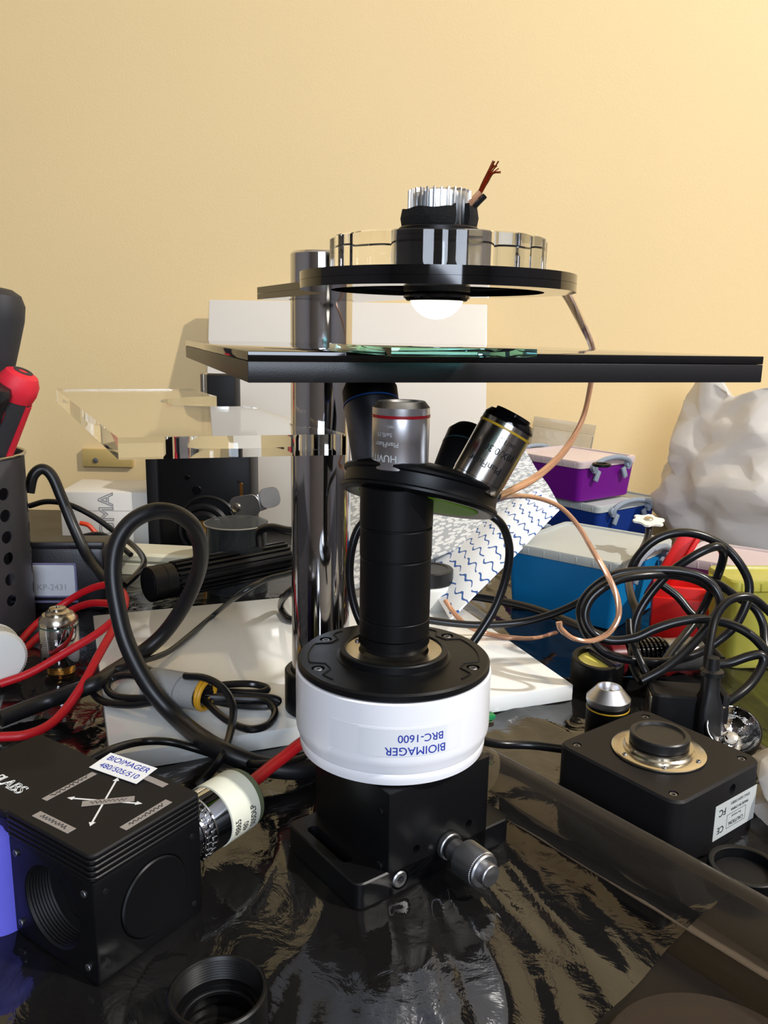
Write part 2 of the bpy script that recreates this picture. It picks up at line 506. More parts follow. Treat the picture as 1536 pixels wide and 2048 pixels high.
# ------------------------------------------------------------------ clear acrylic arm at the left
A0 = PZ(235, 875, .174); A1 = PZ(692, 868, .174); A2 = PZ(112, 778, .174)
AM = T(A0)
_q = [Vector((0, 0, 0)), A1 - A0, A1 - A0 + (A2 - A0), A2 - A0]
h0 = PZ(450, 802, .174) - A0; lA = Vector((CC.x, CC.y, .174)) - A0
arm = obj('acrylic_arm', loft([[p_ + Vector((0, 0, -.0102)) for p_ in _q], [p_.copy() for p_ in _q]]), m_glass)
arm.matrix_basis = AM
cut(arm, [(lathe([(0, -.02), (.0167, -.02), (.0167, .02), (0, .02)], 48), T(lA.x, lA.y, 0)),
          (lathe([(0, -.02), (.044, -.02), (.044, .02), (0, .02)], 64), T(h0.x, h0.y, 0))])
tag(arm, 'thick clear acrylic arm with a round hole clamped to the pillar', 'acrylic arm')

# ------------------------------------------------------------------ illuminator
RC = Vector((.0192, .0, .2383))
IM = T(RC)
il = thing('illuminator', 'ring-shaped black lamp holder with heat sink and white lamp dome', 'lamp', IM)
u = Vector((CC.x - RC.x, CC.y - RC.y, 0)); ul = u.length; u.normalize(); lft = Vector((-u.y, u.x, 0))
def keyhole(rad, hw, back, z):
    """outline of ring + arm"""
    pts = []
    a_u = math.atan2(u.y, u.x); da = math.asin(hw / rad)
    n = 72
    for i in range(n + 1):
        a = a_u + da + (2 * math.pi - 2 * da) * i / n
        pts.append(Vector((rad * math.cos(a), rad * math.sin(a), z)))
    e = u * (ul + back)
    pts.append(Vector((e.x, e.y, z)) - lft * hw); pts.append(Vector((e.x, e.y, z)) + lft * hw)
    return pts
for nm, za, zb in (('lower_ring', 0, .0029), ('upper_ring', .0030, .0062)):
    o_ = obj(nm, loft([keyhole(.0535, .0275, .021, za), keyhole(.0535, .0275, .021, zb)]), m_blackgloss, il)
    cut(o_, [(lathe([(0, -.02), (.0415, -.02), (.0415, .02), (0, .02)], 64), None),
             (lathe([(0, -.02), (.0168, -.02), (.0168, .02), (0, .02)], 48), T(u * ul))])
def lobed(rad, amp, k, z, n=144, ins=0):
    return [Vector(((rad - ins + amp * abs(math.cos(k * math.pi * i / n))) * math.cos(2*math.pi*i/n),
                    (rad - ins + amp * abs(math.cos(k * math.pi * i / n))) * math.sin(2*math.pi*i/n), z)) for i in range(n)]
disc = obj('acrylic_disc', loft([lobed(.0405, .0016, 14, .0064, ins=.0003), lobed(.0405, .0016, 14, .0068), lobed(.0405, .0016, 14, .0186), lobed(.0405, .0016, 14, .0190, ins=.0004)]), m_glass, il)
cut(disc, [(lathe([(0, -.05), (.0136, -.05), (.0136, .05), (0, .05)], 48), None)])
obj('lamp_barrel', lathe([(0, -.0035), (.0118, -.0035), (.0130, -.002), (.0130, .0192), (0, .0192)]), m_black, il)
obj('lamp_flange', cyl(.0131, -.0022, .0008, .0004), m_blackgloss, il, T(0, 0, -.0006))
obj('lamp_dome', lathe([(0, -.0106), (.0028, -.0103), (.0056, -.0092), (.0080, -.0073), (.0098, -.0050), (.0106, -.0030), (.0106, -.0024), (0, -.0024)], 48), m_led, il)
col_ = obj('collar', lathe([(0, .0191), (.0150, .0191), (.0156, .0197), (.0156, .0232), (.0150, .0238), (0, .0238)]), m_black, il)
cut(col_, [(cyl(.0009, -.01, .01), T(-.004, -.0155, .0208) @ RX(90))])
obj('set_screw_hole', cyl(.0008, -.0002, .0002, .0001), m_blackmatte, il, T(-.004, -.0150, .0208) @ RX(90))
# heat sink: core and fins round it
hs = obj('heat_sink', cyl(.0092, .0239, .0372, .0004), m_alu, il)
fin = None
for i in range(28):
    a = 360 * i / 28
    Mf = RZ(a)
    if fin is None: fin = obj('fin', box(.0036, .00085, .0133, .0002), m_alu, hs, T(.0104, 0, .03065)); fin.data.name = 'fin'; fin.matrix_basis = Mf
    else: copy_part(fin, Mf, hs)
def strap(a0, a1, r0, r1, z0, z1, wob=.0003):
    rings = []
    n = 40
    for i in range(n + 1):
        a = R(a0 + (a1 - a0) * i / n); ww = wob * math.sin(i * .7)
        z1_ = z1 + ww + (.0012 if i in (0, n) else 0)
        rings.append([Vector((r * math.cos(a), r * math.sin(a), z)) for r, z in ((r0, z0), (r1 + ww*.3, z0), (r1 + .0006, (z0+z1)/2), (r1, z1_), (r0, z1_))])
    return loft(rings)
obj('strap', strap(-282, -68, .0124, .0143, .0240, .0300), m_blackvelcro, il)
obj('strap_end', strap(-44, 70, .0125, .0146, .0240, .0306), m_blackvelcro, il)
wl = obj('black_lead', sweep(smooth_path([Vector((.0105, -.004, .0282)), Vector((.0135, -.005, .0318)), Vector((.0168, -.005, .0352))]), .0011, 8), m_cable, il)
wl2 = obj('clear_lead', sweep(smooth_path([Vector((.0098, -.005, .0300)), Vector((.0122, -.006, .0334)), Vector((.0148, -.006, .0362))]), .0011, 8), m_wire, il)
random.seed(5)
for i in range(12):
    o_ = random.uniform(-.0011, .0011); o2 = random.uniform(-.0011, .0011)
    obj('copper_strand', sweep(smooth_path([Vector((.0142 + o_*.7, -.0055 + o2*.7, .0350 + random.uniform(-.001, .001))), Vector((.0165 + o_, -.0055 + o2, .0395)), Vector((.0184 + o_ * 1.2, -.0055 + o2*1.3, .0430)), Vector((.0208 + o_ * 1.6, -.006 + o2 * 1.6, .0462 + random.uniform(-.0035, .0015)))], 4), .00022, 5), m_copper, il)

# ------------------------------------------------------------------ focus block under the round camera
BT = 37
FC = Vector((.0041, -.0446, 0))                      # nearest lower corner
BA = .0535
ex = Vector((math.cos(R(BT)), math.sin(R(BT)), 0)); ey = Vector((-ex.y, ex.x, 0))
bc = FC + ex * (BA / 2) + ey * (BA / 2) + Vector((0, 0, .0018))
BM = T(bc) @ RZ(BT)
fb = thing('focus_block', 'black metal focusing block with a silver micrometer screw under the white camera', 'focus stage', BM)
bb = obj('body', box(BA, BA, .0455, .0007, z0=0), m_black, fb)
cut(bb, [(cyl(.0042, -.004, .01), T(-.0205, -BA/2, .0058) @ RX(90)),
         (cyl(.0018, -.004, .01), T(-.0125, -BA/2, .0165) @ RX(90)), (cyl(.0018, -.004, .01), T(.0160, -BA/2, .0175) @ RX(90))])
bp_ = obj('base_flange', rprism(BA + .030, BA, 0, .0115, .004, .0006), m_black, fb)
cut(bp_, [(rprism(.0052, .030, -.01, .03, .0025), T(-(BA/2 + .0082), .003, .0)), (rprism(.0052, .030, -.01, .03, .0025), T(BA/2 + .0082, .003, 0)),
          (cyl(.0042, -.004, .01), T(-.0205, -BA/2, .0058) @ RX(90))])
socket_screw(fb, T(-.0205, -BA/2 + .0012, .0058) @ RX(90), .0036, m_dullsilver, m_blackmatte)
for z in (.012, .036):
    socket_screw(fb, T(-BA/2 - .0003, -.0215, z) @ RY(-90), .0019, m_black, m_blackmatte)
for p in ((-.0125, .0165), (.0160, .0175)):
    obj('threaded_hole', cyl(.0017, -.0004, .0001, .0001), m_blackmatte, fb, T(p[0], -BA/2 + .0035, p[1]) @ RX(90))
MB_ = T(.0040, -BA/2, .0125) @ RX(90)
mc = obj('micrometer', lathe([(0, -.001), (.0052, -.001), (.0052, .0014), (.0046, .0016), (.0046, .0125), (0, .0125)]), m_dullsilver, fb, MB_)
obj('lock_collar', lathe([(0, .0002), (.0056, .0002), (.0058, .0006), (.0058, .0026), (.0054, .003), (0, .003)]), m_dullsilver, mc, MB_)
obj('dark_groove', ringshape(.00485, .0046, .0030, .0046, .0001), m_blackmatte, mc, MB_)
def knurl(r, z0, z1, n=56, rows=14, amp=.00022):
    rings = []
    rings.append([(r*.93*math.cos(2*math.pi*j/(2*n)), r*.93*math.sin(2*math.pi*j/(2*n)), z0 - .0003) for j in range(2*n)])
    for i in range(rows + 1):
        z = z0 + (z1 - z0) * i / rows; ring = []
        for j in range(2 * n):
            rr = r + (amp if (i + j) % 2 else -amp); a = 2 * math.pi * j / (2 * n)
            ring.append((rr * math.cos(a), rr * math.sin(a), z))
        rings.append(ring)
    rings.append([(r*.93*math.cos(2*math.pi*j/(2*n)), r*.93*math.sin(2*math.pi*j/(2*n)), z1 + .0004) for j in range(2*n)])
    return loft(rings)
obj('thimble', knurl(.0072, .0108, .0212), m_dullsilver, mc, MB_)
obj('thimble_end', lathe([(0, .0212), (.0070, .0212), (.0070, .0224), (.0064, .0230), (.0046, .0230), (.0046, .0262), (.0042, .0266), (0, .0266)]), m_dullsilver, mc, MB_)

# ------------------------------------------------------------------ round white camera
TX = Vector((.0052, 0, 0))
CM = T(TX.x, 0, .0477)
rc = thing('round_camera', 'round white camera with a black screwed top flange', 'camera', CM)
obj('housing', lathe([(0, 0), (.0385, 0), (.0398, .0008), (.0402, .0030), (.0402, .0050), (.0400, .0054), (.0403, .0060), (.0403, .0068), (.0416, .0096), (.0418, .0120), (.0418, .0352), (.0412, .0357), (0, .0357)], 96), m_white, rc)
fl = obj('top_flange', lathe([(0, .0358), (.0404, .0358), (.0411, .0364), (.0411, .0386), (.0402, .0394), (0, .0394)], 96), m_black, rc)
scr = [(142, .0345), (212, .0345), (38, .0345), (-38, .0345), (90, .0345), (-90, .0345)]
scr = [(150, .0350), (207, .0350), (45, .0350), (-20, .0350)]
cut(fl, [(cyl(.0028, .0376, .05), T(r_ * math.cos(R(a_)), r_ * math.sin(R(a_)), 0)) for a_, r_ in scr])
for a_, r_ in scr:
    socket_screw(rc, T(r_ * math.cos(R(a_)), r_ * math.sin(R(a_)), .0384), .0019, m_dullsilver, m_blackmatte)
# thin engraved-line bead that detours round each screw
def bead(a0, a1):
    P = []
    n = 40
    for i in range(n + 1):
        a = a0 + (a1 - a0) * i / n
        r_ = .0365
        for sa, sr in scr:
            d = abs((a - sa + 180) % 360 - 180)
            r_ = min(r_, .0305 + .006 * min(1, max(0, (d - 6) / 5)))
        P.append(Vector((r_ * math.cos(R(a)), r_ * math.sin(R(a)), .03945)))
    return sweep(P, .00035, 5)
obj('flange_bead', bead(130, 228), m_blackmatte, rc)
obj('flange_bead', bead(-42, 66), m_blackmatte, rc)
obj('collar_ring', lathe([(.0206, .0412), (.0206, .0428), (.0210, .0431), (.0226, .0431), (.0231, .0426), (.0231, .0400), (.0246, .0396), (.0246, .0393), (.0206, .0393), (.0206, .0412)], 72), m_black, rc)
obj('steel_ring', lathe([(.0150, .0394), (.0205, .0394), (.0205, .0424), (.0150, .0420), (.0150, .0394)], 72), m_steel, rc)
socket_screw(rc, T(-.0158, .0085, .0424), .0012, m_dullsilver, m_blackmatte)
# tape and print: upside down on the barrel
def barrel_patch(r, a0, a1, z0, z1, th=.00008):
    rings = []
    for i in range(33):
        a = R(a0 + (a1 - a0) * i / 32)
        rings.append([Vector(((r + t_) * math.sin(a), -(r + t_) * math.cos(a), z)) for t_, z in ((0, z0), (th, z0), (th, z1), (0, z1))])
    return loft(rings)
obj('tape_strip', barrel_patch(.0418, -37, 40, .0142, .0262), m_tape, rc)
obj('tape_label', barrel_patch(.04188, -19, 30, .0142, .0256), mat('label_tape', (226, 228, 232), .3, var=.03), rc)
FL180 = RZ(12) @ T(0, 0, .0200) @ RY(180) @ Matrix.Scale(1, 4)
def upside(zc, rot):      # text wrapped on the barrel, turned upside down
    return RZ(rot) @ T(0, 0, zc) @ Matrix.Rotation(math.pi, 4, 'Y')
def text_barrel(s, size, r, rot, zc, mt, parent, bold=.02, base=None, spacing=1):
    """writing wrapped round a vertical barrel, upside down, starting at angle rot (0 = towards camera) and running left"""
    cu_M = Matrix.Identity(4)
    o = text(s, size, cu_M, mt, parent, 'LEFT', bold, None, spacing=spacing)
    for v in o.data.vertices:
        x, y = v.co.x, v.co.y
        a = R(rot) - x / r
        v.co = Vector(((r + .00012) * math.sin(a), -(r + .00012) * math.cos(a), zc - y))
        if base is not None: v.co = base @ v.co
    return o
text_barrel('BIOIMAGER', .0048, .0419, 29.5, .0166, m_bluetext, rc, .010)
text_barrel('BRC-1600', .0045, .0419, 28, .0218, m_bluetext, rc, .010)

# ------------------------------------------------------------------ tube and revolving nosepiece
TM = T(TX.x, 0, .0914)
tu = thing('microscope_tube', 'black sectioned tube carrying the tilted objective turret', 'microscope', TM)
rt = .0149
segs = [(.0000, .0022, rt - .0004), (.0062, .0135, rt), (.0137, .0396, rt), (.0402, .0526, rt + .0002), (.0532, .0700, rt + .0003)]
for a_, b_, r_ in segs:
    obj('tube_section', cyl(r_, a_, b_, .0003, 64), m_black, tu)
obj('inner_tube', cyl(rt - .0006, .0005, .0690, .0002, 64), m_blackmatte, tu)
obj('knurled_ring', knurl(rt + .0001, .0026, .0058, 110, 4, .00015), m_black, tu)

AX = Vector((.180, .295, .930)).normalized()
AP = Vector((.0062, 0, .1016))
OC = AP + AX * .0592 + Vector((-.0012, 0, -.0006))
NMw = frame(OC, AX)
NM = TM.inverted() @ NMw
obj('turret', lathe([(0, -.0056), (0.0277, -.0056), (0.0310, -.0066), (0.0327, -.0064), (0.0342, -.0052), (0.0342, -.0042), (0.0333, -.0034), (0.0331, -.0010), (0.0333, .0016), (0.0343, .0022), (0.0346, .0032), (0.0339, .0042), (0.0323, .0050), (0.0279, .0066), (0.0207, .0086), (0.0140, .0098), (0, .0102)], 96), m_black, tu, NM)
obj('turret_underplate', lathe([(0, -.0063), (.0255, -.0063), (.0262, -.0058), (0, -.0058)], 64), m_green, tu, NM)

def objective_frame(k):
    q = Matrix.Rotation(math.pi / 2 * k, 3, AX)
    d = q @ Vector((0, 0, 1))
    return AP + d * .0668, d

def objective(name, label, base, d, prof, body_m, band, band_m, nose_prof, nose_m, lens_r, lens_z, extra=None, xh=(1, 0, 0)):
    M = frame(base, d, xh)
    o = thing(name, label, 'objective', M, 'microscope objectives on the turret')
    obj('barrel', lathe(prof, 64), body_m, o)
    r_, z_, h_ = band
    obj('colour_band', ringshape(r_ + .00018, r_ - .0004, z_ - h_/2, z_ + h_/2, .00008, 64), band_m, o)
    obj('nose', lathe(nose_prof, 64), nose_m, o)
    obj('front_lens', lathe([(0, lens_z - .0006), (lens_r, lens_z - .0006), (lens_r, lens_z - .0002), (0, lens_z + .0002)], 32), m_blackgloss, o)
    if extra: extra(o)
    return o

b0, d0 = objective_frame(0)
def ex_red(o):
    text_barrel('HUVITZ', .0040, .01165, -7, .0052, m_whitetext, o, .01)
    text_barrel('PlanFluor', .0029, .01165, -4, .0108, m_whitetext, o, 0)
    text_barrel('5x/0.15', .0024, .01168, -17, .0146, m_whitetext, o, 0)
    text_barrel('\u221e/-', .0024, .01168, -13, .0178, m_whitetext, o, 0)
objective('objective', 'satin silver objective with a red band standing upright on the turret', b0, d0,
          [(0, 0), (.0113, 0), (.0116, .0004), (.0116, .0110), (.01165, .0112), (.01165, .0206), (.0116, .0208), (0, .0208)], m_silver,
          (.0117, .0214, .0012), m_redband,
          [(0, .0208), (.01155, .0208), (.01165, .0222), (.01165, .0248), (.0096, .0272), (.0070, .0272), (.0062, .0262), (.0062, .0240), (0, .0240)], m_silver, .0060, .0246, ex_red)
b1, d1 = objective_frame(3)
b3, d3 = objective_frame(1)
if d1.x < d3.x: b1, d1, b3, d3 = b3, d3, b1, d1
def ex_yel(o):
    text_barrel('PlanFluor', .0040, .01135, 84, .0100, m_blacktext, o, .01)
    text_barrel('10X/0.30', .0040, .01135, 100, .0168, m_blacktext, o, .01)
    text_barrel('\u221e/1.2', .0032, .01135, 84, .0215, m_blacktext, o, .0)
objective('objective', 'chrome objective with a yellow band leaning right on the turret', b1, d1,
          [(0, 0), (.0110, 0), (.0112, .0004), (.0112, .0035), (.01135, .0037), (.01135, .0286), (0, .0286)], m_barrel,
          (.0113, .0262, .0010), m_yellowband,
          [(0, .0286), (.0112, .0286), (.0112, .0300), (.0098, .0322), (.0080, .0324), (.0078, .0338), (.0050, .0340), (.0046, .0330), (0, .0330)], m_blackgloss, .0044, .0334, ex_yel, xh=(.6, -.8, 0))
objective('objective', 'tall grey objective with a blue band behind the upright one', b3, d3,
          [(0, 0), (.0108, 0), (.0112, .0008), (.0126, .0310), (.0126, .0332), (0, .0332)], mat('gunmetal_barrel', (104, 106, 116), .36, .9, var=.05, scale=300),
          (.0128, .0340, .0007), m_blueband,
          [(0, .0332), (.0127, .0332), (.0127, .0410), (.0104, .0458), (.0060, .0464), (.0050, .0460), (0, .0460)], m_blackmatte, .0046, .0464)
b2, d2 = objective_frame(2)
objective('objective', 'black objective half hidden behind the chrome one on the turret', b2, d2,
          [(0, 0), (.0098, 0), (.0102, .0006), (.0106, .0240), (0, .0240)], m_blackmatte,
          (.0105, .0235, .0006), m_cyanband,
          [(0, .0240), (.0105, .0240), (.0104, .0300), (.0080, .0335), (.0050, .0340), (0, .0340)], m_black, .0040, .0342)

# ------------------------------------------------------------------ filter cube, lower left
CQ = .0485
c_front = Vector((-.0945, -.0935, 0))
ca = 56.0
cM = T(c_front) @ RZ(ca) @ T(CQ/2, CQ/2, .0016)
cu = thing('filter_cube', 'black filter cube with a ribbed top and grey label strips', 'filter cube', cM)
cb = obj('body', box(CQ, CQ, .0400, .0012, z0=0), m_black, cu)
cut(cb, [(cyl(.0158, -.012, .02, .0002, 64), T(-CQ/2, .000, .0205) @ RY(90)), (cyl(.0150, -.0008, .02, .0002, 64), T(0.001, -CQ/2, .0205) @ RX(90))])
tr = obj('threaded_port', lathe([(.0158, 0)] + [(.0156 - .0005 * (i % 2), .0004 + .0006 * i) for i in range(16)] + [(.0110, .0102), (.0110, .0110), (.0158, .0110), (.0158, 0)], 64), m_blackmatte, cu, T(-CQ/2 + .0003, 0, .0205) @ RY(90))
obj('port_floor', cyl(.0150, .0111, .0116, .0002), m_blackmatte, cu, T(-CQ/2, 0, .0205) @ RY(90))
obj('port_cover', lathe([(0, 0), (.0144, 0), (.0146, .0004), (.0146, .0012), (.0140, .0017), (0, .0017)], 64), m_black, cu, T(.001, -CQ/2 + .0008, .0205) @ RX(90))
for yy in (-.0195, .0195):
    for zz in (.006, .0345):
        socket_screw(cu, T(-CQ/2 - .0002, yy, zz) @ RY(-90), .0013, m_dullsilver, m_blackmatte)
for xx in (-.0195, .0195):
    for zz in (.006, .0345):
        obj('pin_hole', cyl(.0011, -.0001, .0003, .0001), m_blackmatte, cu, T(xx, -CQ/2, zz) @ RX(90))
for i in range(4):
    obj('rib', rprism(CQ + .0012, CQ + .0012, .0402 + i * .0021, .0402 + i * .0021 + .0017, .003, .0004), m_black, cu)
obj('rib_core', rprism(CQ - .0012, CQ - .0012, .0400, .0480, .0025, .0002), m_blackmatte, cu)
zt = .0486
obj('lid', rprism(CQ + .0008, CQ + .0008, zt - .0003, zt + .0016, .003, .0006), m_blackmatte, cu)
zt += .0017
def strip(parent, mt, cx, cy, L_, W_, rot, z, name='label_strip'):
    return obj(name, box(L_, W_, .00012, 0), mt, parent, T(cx, cy, z) @ RZ(rot))
# world-oriented strips on the lid, in lid axes: +x runs right-back, +y runs left-back
strip(cu, m_sticker, .003, -.0195, .0215, .0034, 2, zt)
strip(cu, m_sticker, -.0192, .003, .0195, .0036, 92, zt)
strip(cu, m_sticker, -.001, .0190, .0230, .0028, 3, zt)
strip(cu, m_sticker, .0200, .000, .0200, .0030, 91, zt)
strip(cu, m_sticker, .0005, -.0015, .0185, .0036, -43, zt + .0001)
for a_, ln in ((45, .0300), (-52, .0260)):
    strip(cu, m_whitetext, 0, 0, ln, .0007, a_ - 10, zt, 'arrow_line')
    for s_ in (1, -1):
        hd = [(0, .0014, 0), (-.0012, -.0010, 0), (.0012, -.0010, 0), (0, .0014, .0001), (-.0012, -.0010, .0001), (.0012, -.0010, .0001)]
        obj('arrow_head', (hd, [(0, 1, 2), (3, 4, 5), (0, 1, 4, 3), (1, 2, 5, 4), (2, 0, 3, 5)]), m_whitetext, cu, T(0, 0, zt) @ RZ(a_ - 10) @ T(s_ * ln / 2, 0, 0) @ RZ(-90 * s_))
# faint handwriting: short dark strokes on the strips
random.seed(3)
for cx, cy, L_, rot in ((.003, -.0195, .016, 2), (-.0192, .003, .014, 92), (-.001, .019, .017, 3), (.0005, -.0015, .013, -43)):
    P = []
    for i in range(26):
        P.append(Vector((-L_/2 + L_ * i / 25, .0009 * math.sin(i * 2.1 + random.uniform(-.6, .6)), 0)))
    obj('handwriting', sweep(P, .00014, 4), m_greytext if False else m_blacktext, cu, T(cx, cy, zt + .00018) @ RZ(rot))
lbl = obj('printed_label', box(.0250, .0115, .00015, 0), m_paper, cu, T(.0185, .0125, zt + .0009) @ RZ(-84) @ RX(5))
LB = T(.0185, .0125, zt + .0010) @ RZ(-84) @ RX(5)
text('BIOIMAGER', .0042, LB @ T(.0002, .0026, 0), m_bluetext, cu, 'CENTER', .010)
text('480/505/510', .0040, LB @ T(.0002, -.0024, 0), m_bluetext, cu, 'CENTER', .010)

# neighbour box with the maker's writing, half out of the frame
TB = T(c_front) @ RZ(ca) @ T(CQ/2 - .0015, CQ + .0235, .0016)
tx = thing('blue_lit_box', 'dark indigo metal box with white lettering behind the filter cube', 'optics box', TB)
obj('body', box(.044, .044, .0450, .0012, z0=0), m_indigo, tx)
obj('lid', rprism(.0445, .0445, .0451, .0480, .003, .0006), m_blackmatte, tx)
text('THOR', .0072, T(-.010, .0195, .04806) @ RZ(-90), m_whitetext, tx, 'LEFT', .02)
text('LABS', .0072, T(-.010, .0012, .04806) @ RZ(-90), m_whitetext, tx, 'LEFT', 0, outline=.02)
vp = PZ(-12, 1700, .03)
vk = thing('violet_glow_cap', 'violet plastic cap at the left edge beside the filter cube', 'cap', T(vp.x, vp.y, .0))
obj('shell', lathe([(0, .001), (.0120, .001), (.0128, .002), (.0128, .034), (.0116, .040), (.0080, .043), (0, .044)], 48), m_violet, vk)
rp = PZ(4, 1835, .006)
rk = thing('red_connector', 'small dark red plastic connector at the lower left edge', 'connector', T(rp.x - .004, rp.y, .0012) @ RZ(30))
obj('shell', rprism(.012, .009, 0, .011, .0025, .0006), m_darkred, rk)
obj('tip', cyl(.0026, 0, .004, .0003), m_darkred, rk, T(.006, 0, .0055) @ RY(90))

# chrome adapter screwed to the cube's far right side
adM = cM @ T(CQ/2 + .0003, -.006, .0225) @ RY(90) @ Matrix.Diagonal((1, 1, 1.45, 1))
adp = thing('lens_adapter', 'chrome lens adapter with a cream sleeve on the side of the filter cube', 'lens adapter', adM)
obj('mount_ring', cyl(.0118, 0, .0052, .0004, 64), m_chrome, adp)
gr = obj('grip_ring', cyl(.0128, .0053, .0092, .0004, 64), m_chrome, adp)
tooth = None
for row, zz in enumerate((.0062, .0082)):
    for i in range(30):
        Mt = RZ(12 * i + 6 * row)
        if tooth is None:
            tooth = obj('grip_tooth', box(.0007, .0019, .0016, .0002), m_chrome, gr, None); 
            tooth.matrix_basis = Mt @ T(.0129, 0, zz)
        else: copy_part(tooth, Mt @ T(.0129, 0, zz), gr)
obj('barrel', cyl(.0130, .0093, .0150, .0003, 64), m_chrome, adp)
obj('sleeve', lathe([(0, .0151), (.0134, .0151), (.0134, .0262), (.0130, .0266), (0, .0266)], 64), m_creamtape, adp)
obj('end_rim', lathe([(0, .0267), (.0128, .0267), (.0128, .0282), (.0118, .0290), (0, .0290)], 64), mat('olive_rim', (96, 104, 78), .4), adp)
for i, s_ in enumerate(('48865', '480', '505DLP')):
    o_ = text(s_, .0030, Matrix.Identity(4), m_blacktext, adp, 'LEFT', .02)
    for v in o_.data.vertices:
        a_ = -R(66) - v.co.x / .0134; r_ = .01352
        v.co = Vector((r_ * math.cos(a_), r_ * math.sin(a_), .0172 + i * .0031 - v.co.y))

# threaded black ring at the bottom edge
p = PZ(446, 2000, .012)
tg = thing('threaded_ring', 'black threaded lens tube standing open at the bottom edge', 'lens tube', T(p.x - .001, p.y - .003, .0022))
obj('wall', lathe([(.0120, .0008), (.0150, 0), (.0156, .0006), (.0156, .0160), (.0150, .0166), (.0143, .0166), (.0140, .0162)] + [(.0139 - .0004 * (i % 2), .0160 - .0005 * i) for i in range(16)] + [(.0138, .0078), (.0122, .0076), (.0120, .0070), (.0120, .0008)], 72), m_black, tg)
obj('retaining_ring', ringshape(.0137, .0110, .0045, .0062, .0003), m_blackmatte, tg)

# amber glass disc bottom right
p = PZ(1440, 2160, .004)
gd = thing('glass_disc', 'round brownish glass disc cut off by the lower right corner', 'glass disc', T(p.x, p.y, .0004))
obj('disc', cyl(.0345, 0, .004, .0006, 80), m_glassdisc, gd)

# clear rolled film tube
t0 = Vector((.050, .034, .0134)); t1 = Vector((.186, -.136, .0134))
dirn = (t1 - t0).normalized()
tp = [t0 + (t1 - t0) * (i / 40) for i in range(41)]
def roll_profile():
    rings = []
    n = 40
    for k, c in enumerate(tp):
        ring = []
        side = Vector((dirn.y, -dirn.x, 0)); up = Vector((0, 0, 1))
        for rr, order in ((.0126, range(n)), ):
            for j in order:
                a = 2 * math.pi * j / n
                q = rr + .00022 * noise.noise(Vector((j * .5, k * .35, 1)))
                ring.append(c + side * (q * math.cos(a)) + up * (q * math.sin(a)))
        rings.append(ring)
    return loft(rings, False, False)
rl = obj('film_tube', roll_profile(), m_roll, None, None, 180)
tag(rl, 'clear plastic tube lying diagonally in front of the square black camera', 'plastic tube')

# ------------------------------------------------------------------ square camera on the right
QC = Vector((.1295, .0195, .0012)); QS = .066
qM = T(QC) @ RZ(37)
qc = thing('square_camera', 'square black camera lying on its back with a steel mount ring and cap', 'camera', qM)
qb = obj('body', rprism(QS, QS, 0, .0330, .0065, .0010), m_blackmatte, qc)
cut(qb, [(cyl(.0021, .0335 - .0022, .04), T(sx * .0262, sy * .0262, 0)) for sx in (-1, 1) for sy in (-1, 1)] +
        [(cyl(.0024, -.004, .01), T(.0085, -QS/2, .0265) @ RX(90))])
for sx in (-1, 1):
    for sy in (-1, 1):
        socket_screw(qc, T(sx * .0262, sy * .0262, .0318), .0018, m_dullsilver, m_blackmatte)
obj('tripod_hole', cyl(.0022, -.0004, .0003, .0001), m_blackgloss, qc, T(.0085, -QS/2 + .003, .0265) @ RX(90))
mo = obj('mount_ring', lathe([(0, .0331), (.0208, .0331), (.0212, .0335), (.0212, .0340), (.0206, .0344), (.0160, .0344), (.0160, .0350), (.0152, .0358), (.0152, .0372), (0, .0372)], 80), m_steel, qc)
for a_ in (80, 200, 320, 260):
    socket_screw(qc, T(.0186 * math.cos(R(a_ - 37)), .0186 * math.sin(R(a_ - 37)), .0346), .0011, m_dullsilver, m_blackmatte)
obj('mount_cap', lathe([(0, .0373), (.0130, .0373), (.0134, .0377), (.0134, .0418), (.0128, .0424), (.0112, .0424), (.0104, .0412), (0, .0406)], 64), m_rubber, qc)
# sticker with upside-down print on the right front face
LM = qM @ T(.0128, -QS/2 - .0001, .0135) @ RX(90) @ RZ(180) @ RZ(-1)
LMl = T(.0128, -QS/2 - .0001, .0135) @ RX(90) @ RZ(180)
obj('sticker', box(.0330, .0170, .00014, 0), m_silverlabel, qc, LMl)
def st(s_, size, x, y, bold=0, **k): return text(s_, size, LMl @ T(x, y, .0001), k.get('m', m_blacktext), qc, 'CENTER', bold)
st('CAUTION', .0026, -.0010, .0036, .025); st('See manual', .0017, -.0010, .0006); st('MADE IN CHINA', .0019, -.0030, -.0030, .02); st('S/N:C1604130001', .0021, -.0030, -.0062)
st('CE', .0044, .0112, .0042, .01); st('FC', .0048, .0108, -.0042, .01)
for x_, y_, L_, W_ in ((-.0010, .0056, .0150, .00018), (-.0010, -.0010, .0150, .00018), (-.0085, .0023, .00018, .0066), (.0065, .0023, .00018, .0066)):
    obj('print_frame', box(L_, W_, .00006, 0), m_blacktext, qc, LMl @ T(x_, y_, .0001))

cable('camera_cable', [(950, 1478, .05), (1000, 1488, .058), (1060, 1490, .06), (1120, 1497, .054), (1165, 1504, .048)], .0023, m_cable, 'short black cable running from the white camera to the square black one')

# black ring cap
bk = thing('dust_cover', 'black round lens cap lying below the square camera sticker', 'lens cap', T(.1525, -.0285, .0022))
obj('rim', lathe([(.0120, .0018), (.0120, .0062), (.0126, .0066), (.0142, .0066), (.0146, .0062), (.0146, .0004), (.0142, 0), (.0120, 0), (.0120, .0018)], 64), m_black, bk)
obj('disc', cyl(.0119, .0004, .0022, .0002), m_blackmatte, bk)

